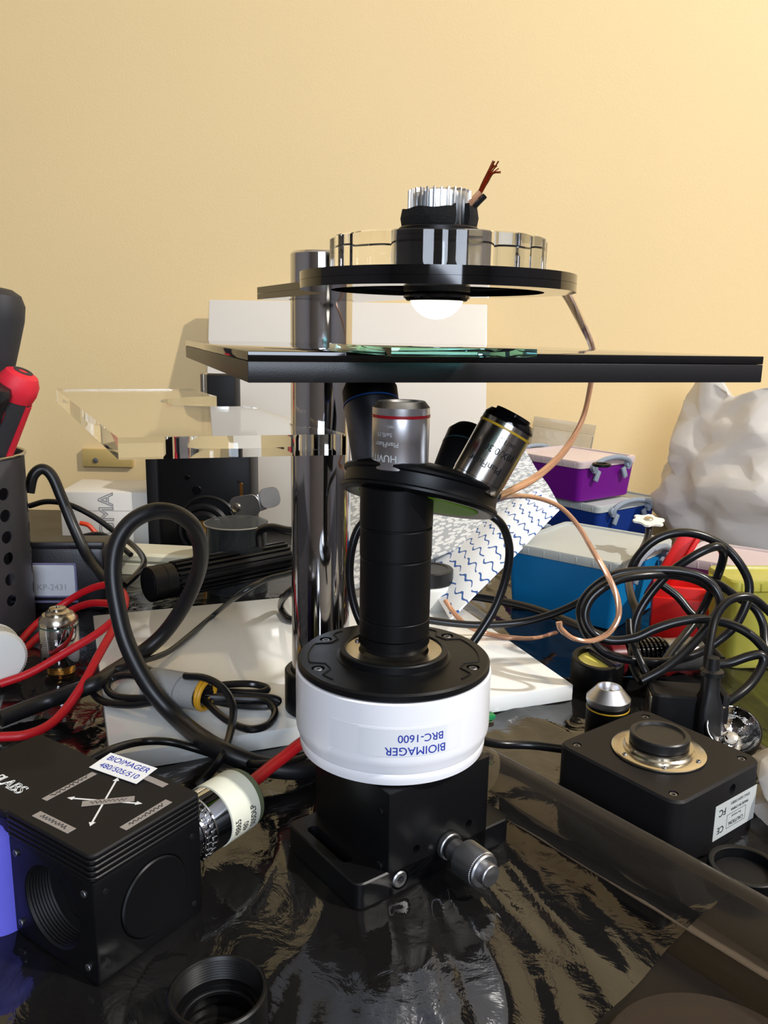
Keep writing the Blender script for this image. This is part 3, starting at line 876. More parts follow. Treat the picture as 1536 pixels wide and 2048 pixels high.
# ------------------------------------------------------------------ things against the wall
bt0 = PY(425, 605, .672); bt1 = PY(956, 612, .672)
bw = (bt1 - bt0).length
bd = thing('white_board', 'large glossy white board leaning against the cream wall', 'board', T((bt0.x + bt1.x)/2 + .004, .600, .0026) @ RX(-15))
obj('panel', box(bw + .012, .012, .262, .0015, z0=0), m_foam, bd)
bpz = PY(222, 912, YW)
br = thing('brass_plate', 'small pale brass-coloured wall plate with a screw left of the black device', 'wall plate', T(-.342, YW - .0035, .066))
obj('plate', box(.062, .006, .022, .001), mat('pale_brass_plate', (206, 178, 112), .4, .2, var=.06), br)
obj('screw', lathe([(0, 0), (.0034, 0), (.0030, .0016), (0, .0020)], 24), m_dullsilver, br, T(-.014, -.003, -.003) @ RX(90))

# white lens box with outlined lettering
wb = thing('white_carton', 'white cardboard carton with outlined lettering below the clear arm', 'carton', T(-.274, .50, .0016) @ RZ(3))
obj('carton', box(.088, .072, .0645, .0012, z0=0), m_cardwhite, wb)
obj('lid_seam', box(.0884, .0725, .0006, 0), mat('card_seam', (186, 182, 176), .6), wb, T(0, 0, .046))
text('SIGMA', .020, T(.001, -.0363, .006) @ RX(90) @ RZ(90), m_greytext, wb, 'LEFT', 0, outline=.022)
text('NE', .006, T(.0443, -.010, .045) @ RZ(90) @ RX(90), m_greytext, wb, 'CENTER', 0)

# black upright device with lens port
dv = thing('black_device', 'tall black device with a brass-centred lens port leaning before the white board', 'device', T(-.176, .470, .0022) @ RZ(-4))
obj('body', box(.100, .034, .1150, .003, z0=0), m_black, dv)
obj('side_rail', box(.012, .038, .1120, .002, z0=0), m_blackmatte, dv, T(-.046, -.001, 0))
hd = obj('clip_post', box(.034, .022, .0640, .003, z0=.1155), m_blackmatte, dv, T(.018, 0, 0))
obj('post_rod', cyl(.0036, .116, .1805, .0008, 20), m_steel, dv, T(.006, -.0145, 0))
obj('post_screw', cyl(.0028, -.001, .003, .0004, 16), m_steel, dv, T(.006, -.013, .176) @ RX(90))
lp = obj('lens_port', lathe([(0, 0), (.0265, 0), (.0265, .004), (.0240, .006), (.0215, .006), (.0205, .004), (.0165, .0075), (.0145, .0075), (.0135, .004), (0, .004)], 48), m_black, dv, T(.004, -.0172, .031) @ RX(90))
obj('brass_centre', lathe([(0, .0042), (.0102, .0042), (.0098, .0052), (.0030, .0056), (.0022, .0046), (0, .0046)], 32), m_brass, lp, T(.004, -.0172, .031) @ RX(90))
obj('cable_ring', lathe([(.0285, .001), (.0300, 0), (.0315, .002), (.0300, .004), (.0285, .003), (.0285, .001)], 48), m_rubber, dv, T(.008, -.0175, .034) @ RX(90))
for x_, z_, r_ in ((-.012, .0815, .0026), (-.003, .0695, .0044), (.038, .079, .0016)):
    obj('hole', cyl(r_, -.0006, .0005, .0002, 20), m_blackgloss, dv, T(x_, -.0172, z_) @ RX(90))
obj('slot', rprism(.003, .016, -.0004, .0006, .0012, .0001), m_brass, dv, T(.0405, -.0172, .070) @ RX(90))

# metal bracket screwed to the device
p = PY(505, 1010, .445)
bk2 = thing('metal_bracket', 'bright bent metal bracket with a screw at the edge of the black device', 'bracket', T(p.x, p.y, p.z) @ RZ(-12) @ RY(-12))
bo = obj('plate', rprism(.0310, .0210, -.0008, .0008, .008, .0003), m_alu, bk2, T(-.008, 0, 0) @ RX(90))
obj('tab', rprism(.0200, .0200, -.0008, .0008, .007, .0003), m_alu, bk2, T(.0165, .006, .004) @ RZ(38) @ RX(90))
obj('bridge', box(.008, .0016, .016, .0005), m_alu, bk2, T(.0085, .003, .001) @ RZ(60))
obj('screw', lathe([(0, 0), (.0048, 0), (.0042, .0016), (.0018, .0022), (0, .0022)], 24), m_steel, bk2, T(-.0165, -.001, .0) @ RX(90))

# clear upturned beaker, cream adapter box, display box
p = PZ(478, 1175, 0)
ck = thing('clear_beaker', 'small clear plastic beaker standing upside down by the pillar', 'beaker', T(p.x, p.y - .006, .0016))
obj('wall', lathe([(.0255, 0), (.0262, 0), (.0250, .030), (.0262, .056), (.0275, .0580), (.0275, .0592), (0, .0594), (0, .0585), (.0250, .0575), (.0242, .030), (.0255, 0)], 56), m_clear, ck)
obj('rim_bead', sweep([Vector((.0276 * math.cos(2*math.pi*i/48), .0276 * math.sin(2*math.pi*i/48), .0586)) for i in range(48)], .0006, 6, True), m_clearpack, ck)
cr = thing('cream_adapter', 'long cream plastic housing lying behind the cables', 'housing', T(-.222, .415, .0016) @ RZ(-7))
obj('base', rprism(.098, .036, 0, .012, .006, .0012), m_cream, cr)
obj('cover', rprism(.100, .038, .0122, .0215, .006, .0025), m_cream, cr)
db = thing('display_box', 'black plastic meter box with a pale display beside the metal cup', 'meter', T(-.2585, .318, .0016) @ RZ(4))
obj('body', box(.074, .046, .0520, .004, z0=0), m_navybody, db)
fr_ = obj('bezel', rprism(.052, .0280, -.0012, .0012, .002, .0003), m_lilac, db, T(-.0100, -.0232, .0260) @ RX(90))
obj('screen', rprism(.0490, .0250, .0002, .0016, .0015, .0002), m_lcd, fr_, T(-.0100, -.0232, .0260) @ RX(90))
text('KP-2431', .0068, T(-.0030, -.0250, .0205) @ RX(90), m_greytext, db, 'CENTER', 0)
obj('lower_strip', box(.052, .0012, .0016, 0), m_lilac, db, T(-.010, -.0234, .0085))
obj('grip_edge', box(.074, .006, .006, .002), m_navybody, db, T(0, -.019, .0535))

# perforated cup with tools
cpx, cpy, cr_ = -.3120, .262, .0470
cp = thing('tool_cup', 'grey metal cup with rows of round holes at the left edge', 'cup', T(cpx, cpy, .0016))
cw = obj('wall', lathe([(0, 0), (cr_ - .001, 0), (cr_, .001), (cr_, .1280), (cr_ + .0012, .1288), (cr_ + .0012, .1296), (cr_ - .0008, .1296), (cr_ - .0012, .128), (cr_ - .0012, .0012), (0, .0012)], 96), m_cup, cp)
holes = []
for k in range(6):
    for a_ in (-108, -66, -24, 18):
        holes.append((cyl(.0046, -.004, .004, .0001, 18), RZ(a_) @ T(cr_, 0, .026 + k * .0157) @ RY(90)))
cut(cw, holes)
obj('rolled_rim', sweep([Vector(((cr_ + .0006) * math.cos(2*math.pi*i/64), (cr_ + .0006) * math.sin(2*math.pi*i/64), .1298)) for i in range(64)], .0011, 8, True), m_steel, cp)

def handle_tool(name, label, base, top, prof, mt, cat='screwdriver'):
    base = Vector(base); off = Vector((base.x - cpx, base.y - cpy, 0))
    if off.length > .034: base = base - off.normalized() * (off.length - .034)
    d = Vector(top) - base; M = frame(base, d, (1, 0, 0)); L_ = d.length
    o = thing(name, label, cat, M)
    return o, L_
t_ = PY(46, 744, .250); b_ = Vector((-.2825, .254, .131)); b_ = b_ + (b_ - t_) * ((.131 - .012) / (t_.z - .131))
sd, L_ = handle_tool('screwdriver', 'red and black screwdriver handle with pale lettering in the metal cup', b_, t_, None, None)
obj('shank', cyl(.003, 0, L_ - .085, .0004, 16), m_steel, sd)
obj('grip', lathe([(0, L_ - .098), (.008, L_ - .098), (.0115, L_ - .090), (.0128, L_ - .070), (.0130, L_ - .022), (.0130, L_ - .020), (0, L_ - .020)], 40), m_darkgrip, sd)
obj('red_side', strap(-22, 62, .0124, .0136, L_ - .090, L_ - .021, .0), m_redgrip, sd)
obj('red_butt', lathe([(0, L_ - .0198), (.0130, L_ - .0198), (.0142, L_ - .014), (.0138, L_ - .007), (.0110, L_ - .0015), (.0070, L_ + .0005), (0, L_ + .0005)], 40), m_redgrip, sd)
obj('butt_ring', lathe([(.0032, L_ + .0003), (.0066, L_ + .0003), (.0066, L_ + .0009), (.0032, L_ + .0009), (.0032, L_ + .0003)], 32), m_darkgrip, sd)
obj('red_window', box(.0085, .0012, .0085, .0008), m_darkred, sd, T(-.0005, -.0130, L_ - .032))
text('mastercraft', .0092, T(.0050, -.0131, L_ - .094) @ RX(90) @ RZ(90), m_whitetext, sd, 'LEFT', .015)
obj('print_line', box(.0006, .0002, .034, 0), m_whitetext, sd, T(-.0065, -.0122, L_ - .066))
b_ = Vector((cpx - .008, cpy + .012, .015)); t_ = PY(6, 576, .268) + Vector((-.003, 0, 0))
hd2, L_ = handle_tool('black_tool', 'large charcoal tool handle rising highest from the metal cup', b_, t_, None, None, 'tool')
obj('shank', cyl(.004, 0, L_ - .105, .0004, 16), m_steel, hd2)
obj('grip', lathe([(0, L_ - .118), (.010, L_ - .118), (.0125, L_ - .105), (.0150, L_ - .070), (.0178, L_ - .038), (.0192, L_ - .020), (.0186, L_ - .010), (.0150, L_ - .003), (.0090, L_), (0, L_)], 40), m_darkgrip, hd2)
t_ = PY(-10, 766, .232); b_ = Vector((-.2985, .2385, .131)); b_ = b_ + (b_ - t_) * ((.131 - .012) / (t_.z - .131))
hd3, L_ = handle_tool('black_tool', 'short black tool handle in front of the red one in the metal cup', b_, t_, None, None, 'tool')
obj('shank', cyl(.003, 0, L_ - .07, .0004, 16), m_steel, hd3)
obj('grip', lathe([(0, L_ - .075), (.009, L_ - .075), (.0105, L_ - .060), (.0112, L_ - .020), (.0112, L_ - .012), (.0122, L_ - .010), (.0124, L_ - .005), (.0105, L_ - .001), (0, L_)], 36), m_navybody, hd3)

# white ribbed bottle cap at the left edge
p = PZ(-18, 1318, .018)
wc = thing('bottle_cap', 'white ribbed bottle cap lying at the left edge', 'cap', frame(Vector((p.x + .0035, p.y, .0205)), (.55, -.8, .12)))
ribs = []
n = 120
for z_, r0_ in ((-.014, .0165), (.0085, .0165), (.0105, .0150), (.0110, .0120)):
    ribs.append([((r0_ + (.0004 if (j % 2 and r0_ > .016) else 0)) * math.cos(2*math.pi*j/n), (r0_ + (.0004 if (j % 2 and r0_ > .016) else 0)) * math.sin(2*math.pi*j/n), z_) for j in range(n)])
obj('cap', loft(ribs), m_whiteplastic, wc)
obj('collar', ringshape(.0175, .0150, -.0165, -.0143, .0004), m_whiteplastic, wc)

# chrome objective standing on its thread, left
p = PZ(119, 1352, 0)
co = thing('objective', 'chrome objective with a green band standing on its brass thread beside the metal cup', 'objective', T(p.x, p.y + .004, .0016))
obj('brass_thread', lathe([(0, 0), (.0086, 0)] + [(.0088 - .0004 * (i % 2), .0006 + .0006 * i) for i in range(8)] + [(0, .0056)], 40), m_brass, co)
obj('barrel', lathe([(0, .0056), (.0100, .0056), (.0118, .0066), (.0122, .0080), (.0122, .0318), (.0120, .0322), (.0120, .0344), (0, .0344)], 56), m_chrome, co)
obj('colour_band', ringshape(.0124, .0119, .0322, .0329, .0001), m_greenband, co)
obj('nose', lathe([(0, .0344), (.0122, .0344), (.0120, .0368), (.0096, .0398), (.0078, .0398), (.0078, .0412), (.0060, .0424), (.0052, .0424), (.0052, .0438), (.0020, .0442), (.0018, .0430), (0, .0430)], 56), m_steel, co)
obj('front_lens', cyl(.0017, .0428, .0433, .0001, 20), m_blackgloss, co)
text_barrel('A', .0050, .0122, -38, .021, m_blacktext, co, 0)

# black finned tube (heat sink torch)
a_ = PZ(285, 1250, .0) ; a_ = Vector((a_.x, a_.y + .020, .0137 + .0125)); e_ = PZ(565, 1185, .0); e_ = Vector((e_.x, e_.y + .020, .0142))
a_.z = .0262; e_.z = .0262
fM = frame(a_, e_ - a_, (0, 0, 1)); fl_ = (e_ - a_).length
ft = thing('finned_torch', 'black finned metal torch lying on the white base plate', 'torch', fM)
obj('head', lathe([(0, 0), (.0136, 0), (.0142, .0006), (.0142, .0105), (.0136, .0110), (.0136, .0120), (.0140, .0124), (.0140, .0200), (.0120, .0204), (.0120, fl_), (0, fl_)], 56), m_black, ft)
obj('face', lathe([(0, -.0002), (.0118, -.0002), (.0122, .0004), (0, .0004)], 40), m_blackmatte, ft)
fn = None
for i in range(18):
    Mt = RZ(20 * i)
    if fn is None: fn = obj('fin', box(.0036, .0021, fl_ - .022, .0003), m_black, ft, T(.0132, 0, .0212 + (fl_ - .022)/2)); fn.matrix_basis = Mt
    else: copy_part(fn, Mt, ft)

# ------------------------------------------------------------------ right background
def storage_box(name, label, c, rot, L_, W_, H_, bm_, lm_, z0=.0016, handles=True, lidh=.009, contents=True, hm=None):
    M = T(c[0], c[1], z0) @ RZ(rot)
    o = thing(name, label, 'storage box', M)
    h = H_ - lidh
    def ring(w, l, z, ins=0): return [(x, y, z) for x, y in rrect(w - 2*ins, l - 2*ins, .006, 4)]
    obj('body', loft([ring(L_*.90, W_*.90, 0, .001), ring(L_*.91, W_*.91, .001), ring(L_*.97, W_*.97, h), ring(L_*.97, W_*.97, h, .0012), ring(L_*.91, W_*.91, .0022, .0012)]), bm_, o)
    if contents:
        obj('contents', rprism(L_ * .74, W_ * .70, .004, h * .82, .004, .001), m_contents, o)
    ld = obj('lid', loft([ring(L_ * .985, W_ * .985, h + .0002, .0006), ring(L_, W_, h + .0008), ring(L_, W_, H_ - .0022), ring(L_, W_, H_ - .001, .0008), ring(L_, W_, H_ - .001, .004), ring(L_, W_, H_ - .0026, .005)]), lm_, o)
    rb_ = None
    for s_ in (-1, 1):
        for i in range(7):
            Mr = T(-L_*.42 + L_ * .84 * i / 6, s_ * W_ * .499, h + lidh * .42)
            if rb_ is None: rb_ = obj('rim_rib', box(.0012, .0014, lidh * .62, .0003), lm_, ld); rb_.matrix_basis = Mr
            else: copy_part(rb_, Mr, ld)
    if handles:
        for s_ in (-1, 1):
            hx = s_ * (L_ / 2 + .0022)
            P = [Vector((hx, -W_*.30, h - .004)), Vector((hx + s_*.002, -W_*.29, h + .004)), Vector((hx + s_*.002, -W_*.17, h + .0085)), Vector((hx + s_*.002, 0, h + .0100)), Vector((hx + s_*.002, W_*.17, h + .0085)), Vector((hx + s_*.002, W_*.29, h + .004)), Vector((hx, W_*.30, h - .004))]
            hn = obj('handle', sweep(smooth_path(P, 5), .0026, 8), hm or m_greyhandle, o)
            for t_ in (-1, 1):
                obj('pivot', lathe([(0, -.002), (.0044, -.002), (.0044, .0018), (.0036, .0024), (.0018, .0024), (.0018, .0010), (0, .0010)], 20), hm or m_greyhandle, hn, T(hx, t_ * W_ * .30, h + .001) @ RY(90 * s_))
                obj('catch', box(.003, .006, .012, .001), hm or m_greyhandle, hn, T(hx, t_ * W_ * .24, h - .008) @ RX(t_ * 25))
    return o
storage_box('storage_box', 'large clear blue plastic box with a frosted lid behind the copper wire', (.172, .338), -39, .100, .108, .0565, m_bluebox, m_lid)
storage_box('storage_box', 'clear navy plastic box under the purple box', (.226, .562), -52, .100, .102, .0540, m_navybox, m_lid)
storage_box('storage_box', 'clear purple plastic box on top of the navy box', (.2035, .566), -52, .100, .094, .0440, m_purplebox, m_lidpink, z0=.0016 + .0541)
storage_box('storage_box', 'clear pink plastic box with frosted lid and grey handles behind the red case', (.2965, .345), -35, .074, .074, .0440, m_pinkbox, m_lidpink)
storage_box('storage_box', 'clear yellow plastic box at the right edge among the cables', (.278, .221), 4, .094, .040, .0640, m_yellowbox, m_yellowbox, handles=False, contents=False)
p = PZ(1203, 931, .0016 + .0541 + .0440)
rg = thing('black_washer', 'small black ring lying on the lid of the purple box', 'washer', T(p.x, p.y, .0016 + .0541 + .0432))
obj('ring', ringshape(.0090, .0056, 0, .0030, .0006), m_black, rg)

pk = thing('clear_pack', 'empty clear plastic pack standing against the wall behind the purple box', 'plastic pack', T(.197, .655, .0016) @ RZ(-6) @ RY(7))
obj('sleeve', box(.072, .012, .1120, .002, z0=0), m_clearpack, pk)
obj('fold_edge', box(.073, .0016, .012, .0004, z0=.1121), m_clearpack, pk)

# red printed case with a slanting handle
rd = thing('red_case', 'red plastic case with a slanting lever among the black cables', 'case', T(.2280, .2690, .0016) @ RZ(-16))
ro_ = obj('body', box(.046, .026, .0400, .0012, z0=0), m_redbox, rd)
cut(ro_, [(box(.040, .020, .03, 0), T(0, 0, .038))])
obj('step', box(.046, .003, .0320, .0006, z0=0), m_redbox, rd, T(0, -.0150, 0))
lv = obj('lever', box(.015, .007, .060, .0012, z0=0), m_redbox, rd, T(-.0220, .0165, .020) @ RY(24))
obj('lever_flange', box(.003, .013, .056, .0006, z0=0), m_redbox, rd, T(-.0155, .0150, .023) @ RY(24))

# torch with red band and rings
a_ = Vector((.1480, .1830, .0150)); e_ = Vector((.2230, .1960, .0150))
tM = frame(a_, e_ - a_, (0, 0, 1))
tl = thing('laser_torch', 'silver torch with a red band and black cooling rings under the tangled cables', 'torch', tM)
obj('red_head', lathe([(0, 0), (.0118, 0), (.0124, .0008), (.0124, .0100), (.0120, .0104), (0, .0104)], 40), m_darkred, tl)
obj('core', cyl(.0090, .0104, .0405, .0003), m_blackmatte, tl)
rng_ = None
for i in range(9):
    Mr = T(0, 0, .0125 + i * .0031)
    if rng_ is None: rng_ = obj('cooling_ring', ringshape(.0126, .0088, -.0008, .0010, .0003, 40), m_blackgloss, tl); rng_.matrix_basis = Mr
    else: copy_part(rng_, Mr, tl)
obj('tail', lathe([(0, .0406), (.0108, .0406), (.0112, .0410), (.0112, .070), (.0104, .0715), (0, .0715)], 40), m_dullsilver, tl)

# black filter holder with yellow disc
fh = thing('filter_holder', 'black round filter holder with a yellow glass behind the base plate corner', 'filter', T(.139, .170, .0022) @ RX(7))
obj('ring', lathe([(.0128, .0060), (.0128, .0190), (.0134, .0196), (.0160, .0196), (.0166, .0190), (.0166, .001), (.0160, 0), (.0128, 0), (.0128, .006)], 56), m_black, fh)
obj('yellow_glass', cyl(.0127, .0150, .0165, .0002), m_yellowfilter, fh)
obj('bar', box(.005, .0252, .004, .0006), m_indigo, fh, T(.004, 0, .0186) @ RZ(28))

# objective behind the square camera
ob = thing('objective', 'black objective with a wide silver cone and yellow line behind the square camera', 'objective', T(.1265, .0955, .0016))
obj('barrel', lathe([(0, 0), (.0112, 0), (.0116, .0006), (.0116, .0215), (0, .0215)], 56), m_black, ob)
obj('colour_band', ringshape(.0118, .0112, .0188, .0196, .0001), m_yellowband, ob)
obj('nose', lathe([(0, .0215), (.0116, .0215), (.0120, .0228), (.0120, .0250), (.0068, .0312), (.0060, .0312), (.0056, .0300), (.0050, .0270), (0, .0270)], 56), m_silver, ob)
obj('front_lens', lathe([(0, .0272), (.0049, .0272), (0, .0280)], 32), m_blackgloss, ob)

# black connector block and plug behind the square camera
pb = thing('connector_block', 'black power connector block behind the square camera', 'connector', T(.1720, .1070, .0016) @ RZ(-8))
obj('housing', rprism(.036, .022, 0, .0255, .004, .0012), m_blackmatte, pb)
obj('end_clip', box(.0008, .016, .020, .0003, z0=.003), m_steel, pb, T(-.0184, 0, 0))
obj('flange', box(.004, .025, .0280, .001, z0=0), m_blackmatte, pb, T(.0205, 0, 0))
pgp = PY(1415, 1410, .100)
pg = thing('power_plug', 'black moulded plug standing beside the connector block', 'plug', T(pgp.x - .002, .094, .0016))
obj('body', loft([[(x, y, 0) for x, y in rrect(.0130, .0150, .003, 4)], [(x, y, .022) for x, y in rrect(.0130, .0150, .003, 4)], [(x, y, .030) for x, y in rrect(.0090, .0100, .003, 4)], [(x, y, .040) for x, y in rrect(.0084, .0090, .003, 4)]]), m_rubber, pg)
obj('strain_relief', lathe([(0, .040), (.0062, .040), (.0062, .0425), (.0040, .0435), (.0034, .050), (0, .050)], 24), m_rubber, pg)

# reflector
p = PZ(1476, 1490, .012)
rf = thing('lamp_reflector', 'small mirrored lamp reflector in a black rim by the square camera', 'reflector', frame(Vector((p.x + .002, p.y + .012, .014)), (-.15, -.55, .82)))
obj('bowl', lathe([(.0038, -.008), (.0080, -.0055), (.0112, -.0020), (.0132, .0026), (.0138, .0030), (.0138, .0022), (.0118, -.0026), (.0084, -.0064), (.0038, -.009), (.0038, -.008)], 40), m_mirror, rf)
obj('emitter', lathe([(0, -.0088), (.0037, -.0088), (.0034, -.006), (0, -.005)], 24), m_mirror, rf)
obj('rim', ringshape(.0145, .0139, -.004, .0026, .0002), m_black, rf)
obj('base', cyl(.0100, -.0118, -.0092, .0006), m_black, rf)

# ------------------------------------------------------------------ bags, cloth, jar
def crumpled(name, label, cat, c, rx, ry, H_, seed, mt, nu=30, nv=17, top=.25, amp=.16, lean=(0, 0)):
    rnd = random.Random(int(seed * 100)); rings = []
    for j in range(nv + 1):
        t = j / nv
        prof = (1 - max(0, t - .5) / .5 * (1 - top)) * (.84 + .16 * min(1, t / .2))
        ring = []
        for i in range(nu):
            a = 2 * math.pi * (i + .5 * (j % 2) + rnd.uniform(-.28, .28)) / nu
            d = Vector((math.cos(a), math.sin(a), t * 1.6))
            k = prof * (1 + amp * (1.3 * noise.noise(d * 1.6 + Vector((seed, 0, 0))) + .9 * noise.noise(d * 3.4 + Vector((0, seed, 0)))) + amp * rnd.uniform(-.2, .2))
            tz = t + (rnd.uniform(-.25, .25) / nv if 0 < j < nv else 0)
            hz = H_ * tz * (1 + .3 * t * noise.noise(Vector((math.cos(a) * 1.4, math.sin(a) * 1.4, seed + 4))))
            ring.append((rx * k * math.cos(a) + lean[0] * t, ry * k * math.sin(a) + lean[1] * t, hz))
        rings.append(ring)
    v, f = loft(rings)
    bm = bmesh.new(); vv = [bm.verts.new(p) for p in v]
    for q in f: bm.faces.new([vv[i] for i in q])
    bmesh.ops.triangulate(bm, faces=bm.faces)
    bmesh.ops.bevel(bm, geom=list(bm.edges), offset=rx * .012, segments=1, affect='EDGES')
    bm.verts.index_update()
    vf = ([w_.co.copy() for w_ in bm.verts], [[w_.index for w_ in q.verts] for q in bm.faces]); bm.free()
    o = obj(name, vf, mt, None, None, 70)
    o.matrix_basis = T(c)
    tag(o, label, cat)
    return o
crumpled('plastic_bag', 'large crumpled white plastic bag standing by the wall at the right', 'bag', (.408, .520, .0016), .118, .100, .172, 3.1, m_bag, top=.62)
crumpled('crumpled_wrapper', 'crumpled clear white wrapper at the right edge beside the square camera', 'wrapper', (.2030, .0160, .0016), .026, .030, .040, 8.4, m_bag, 16, 8, .3, .3)
crumpled('crumpled_wrapper', 'small crumpled cream wrapper beside the round black cap', 'wrapper', (.1950, -.0320, .0016), .022, .022, .022, 5.2, m_bag, 14, 7, .35, .3)

def cloth_mat(name, printed):
    mt, nt, b, out = nodes(name)
    N = nt.nodes.new; L = nt.links.new
    b.inputs['Roughness'].default_value = .8
    uv = N('ShaderNodeUVMap')
    sp = N('ShaderNodeSeparateXYZ'); L(uv.outputs[0], sp.inputs[0])
    def M_(op, a, b_=None, c_=None):
        n = N('ShaderNodeMath'); n.operation = op
        for i, q in enumerate((a, b_, c_)):
            if q is None: continue
            if isinstance(q, (int, float)): n.inputs[i].default_value = q
            else: L(q, n.inputs[i])
        return n.outputs[0]
    mx = N('ShaderNodeMix'); mx.data_type = 'RGBA'
    if printed:
        row = M_('MULTIPLY', sp.outputs[0], 12.0)
        wv = M_('ADD', M_('MULTIPLY', M_('SINE', M_('MULTIPLY', sp.outputs[1], 42.0)), .15), M_('MULTIPLY', M_('SINE', M_('ADD', M_('MULTIPLY', sp.outputs[1], 21.0), M_('MULTIPLY', sp.outputs[0], 30.0))), .12))
        sh = M_('ADD', row, wv)
        fr = M_('FRACT', sh)
        line = M_('LESS_THAN', M_('ABSOLUTE', M_('SUBTRACT', fr, .5)), .075)
        gap = M_('GREATER_THAN', M_('SINE', M_('ADD', M_('MULTIPLY', sp.outputs[1], 21.0), M_('MULTIPLY', M_('FLOOR', sh), 2.1))), -.95)
        L(M_('MULTIPLY', line, gap), mx.inputs[0])
        mx.inputs[6].default_value = lin((226, 230, 234)); mx.inputs[7].default_value = lin((52, 92, 158))
    else:
        vo = N('ShaderNodeTexVoronoi'); vo.inputs['Scale'].default_value = 46; L(uv.outputs[0], vo.inputs['Vector'])
        L(M_('GREATER_THAN', vo.outputs['Distance'], .52), mx.inputs[0])
        mx.inputs[6].default_value = lin((212, 214, 214)); mx.inputs[7].default_value = lin((160, 164, 168))
    L(mx.outputs[2], b.inputs['Base Color'])
    return mt
def sheet(A, B, C_, D, nu, nv, bulge, th, rip=.0):
    """A-B top edge, D-C bottom edge; returns vf and uv per vertex, with thickness"""
    v = []; uvs = []; f = []
    nrm = (B - A).cross(D - A).normalized()
    if nrm.y > 0: nrm = -nrm
    for side in (0, 1):
        for j in range(nv + 1):
            for i in range(nu + 1):
                s, t = i / nu, j / nv
                p = A * (1-s)*(1-t) + B * s*(1-t) + C_ * s*t + D * (1-s)*t
                p = p + nrm * (bulge * math.sin(math.pi * s) * math.sin(math.pi * min(1, .15 + .85 * t)) + rip * math.sin(s * 9 + 3 * t) * math.sin(t * 5 + 1) - side * th)
                v.append(p); uvs.append((s, t))
    W = nu + 1; K = W * (nv + 1)
    for j in range(nv):
        for i in range(nu):
            a = j * W + i; f.append((a, a + 1, a + W + 1, a + W)); f.append((K + a, K + a + W, K + a + W + 1, K + a + 1))
    edge = [i for i in range(W)] + [j * W + nu for j in range(1, nv + 1)] + [nv * W + i for i in range(nu - 1, -1, -1)] + [j * W for j in range(nv - 1, 0, -1)]
    for a, b in zip(edge, edge[1:] + edge[:1]): f.append((a, K + a, K + b, b))
    return v, f, uvs
def sheet_obj(name, args, mt, parent):
    v, f, uvs = sheet(*args)
    o = obj(name, (v, f), mt, parent, None, 60)
    l = o.data.uv_layers.new(name='UVMap')
    for lp in o.data.loops: l.data[lp.index].uv = uvs[lp.vertex_index]
    return o
cl = thing('wipe_cloth', 'folded white cleaning cloth printed with blue squiggles behind the tube', 'cloth')
sheet_obj('mesh_side', (PY(640, 985, .44), PY(1052, 903, .43), PY(1118, 1010, .385), PZ(640, 1205, .020), 40, 24, .012, .0016, .003), cloth_mat('grey_mesh_cloth', False), cl)
sheet_obj('printed_fold', (PY(835, 1130, .345), PY(1075, 978, .375), PY(1124, 1012, .362), PZ(900, 1238, .018), 40, 20, .006, .0016, .001), cloth_mat('blue_squiggle_print', True), cl)

p = PZ(862, 1212, 0)
jr = thing('white_jar', 'small white jar with a black lid half hidden behind the tube', 'jar', T(p.x - .004, .300, .0016))
obj('body', lathe([(0, 0), (.0190, 0), (.0200, .001), (.0200, .0260), (.0180, .0280), (0, .0280)], 48), m_whiteplastic, jr)
obj('lid', lathe([(0, .0285), (.0185, .0285), (.0190, .0290), (.0190, .0390), (.0180, .0400), (.0150, .0400), (.0145, .0394), (0, .0392)], 48), m_rubber, jr)

gb = PY(992, 1378, .085)
gt = thing('green_tab', 'small green plastic tab showing beside the white camera', 'tab', T(.0575, .092, .0150) @ RZ(25))
obj('tab', box(.012, .005, .003, .0006), m_greenbit, gt)
obj('metal_foot', box(.010, .006, .003, .0005), m_steel, gt, T(-.001, -.001, -.0031))

# LED star board on its cable
p = PY(1297, 1043, .300)
star = []
for i in range(24):
    r_ = .0125 if i % 4 in (0, 1) else .0098
    star.append((r_ * math.cos(2*math.pi*i/24), r_ * math.sin(2*math.pi*i/24)))
ls = thing('led_board', 'white star-shaped lamp board on the end of a dark cable', 'circuit board', T(p) @ RX(9))
obj('board', loft([[(x, y, 0) for x, y in star], [(x, y, .0016) for x, y in star]]), m_board_pcb, ls)
obj('chip', cyl(.0034, .0016, .0032, .0004, 24), m_steel, ls)

# ------------------------------------------------------------------ cables, left side
cable('thick_cable', [(0, 1438, 0, .007), (100, 1400, 0, .010), (185, 1370, 0, .021), (225, 1345, 0, .0205), (275, 1312, .160), (325, 1270, .170), (365, 1215, .170), (393, 1155, .165), (402, 1105, .155), (388, 1055, .145), (350, 1026, .135), (305, 1023, .125), (262, 1045, .118), (235, 1085, .112), (226, 1140, .106), (234, 1210, .100), (255, 1290, .094), (300, 1375, .086), (360, 1442, .078), (430, 1494, 0, .020), (510, 1528, 0, .014), (580, 1540, 0, .010), (640, 1535, 0, .008)], .0048, m_rubber, 'thick black cable standing in a tall loop left of the white camera')
cable('black_cable', [(58, 985, .300), (66, 952, .302), (84, 938, .305), (104, 952, .305), (125, 1000, .303), (150, 1060, .300), (178, 1118, .290), (205, 1155, .270), (225, 1178, .262)], .0042, m_rubber, 'thick black cable arching from behind the metal cup over the meter')
cable('black_cable', [(58, 1012, .42), (95, 1003, .42), (140, 1010, .42), (190, 1035, .42), (235, 1068, .415), (265, 1090, .40), (283, 1110, .37), (288, 1128, .33), (272, 1150, .30), (250, 1170, .285)], .0026, m_cable, 'thin black cable crossing in front of the white carton')
cable('black_cable', [(130, 1086, .395), (170, 1072, .395), (205, 1070, .395), (240, 1092, .39), (262, 1110, .38)], .0024, m_cable, 'short black cable lying over the cream housing')
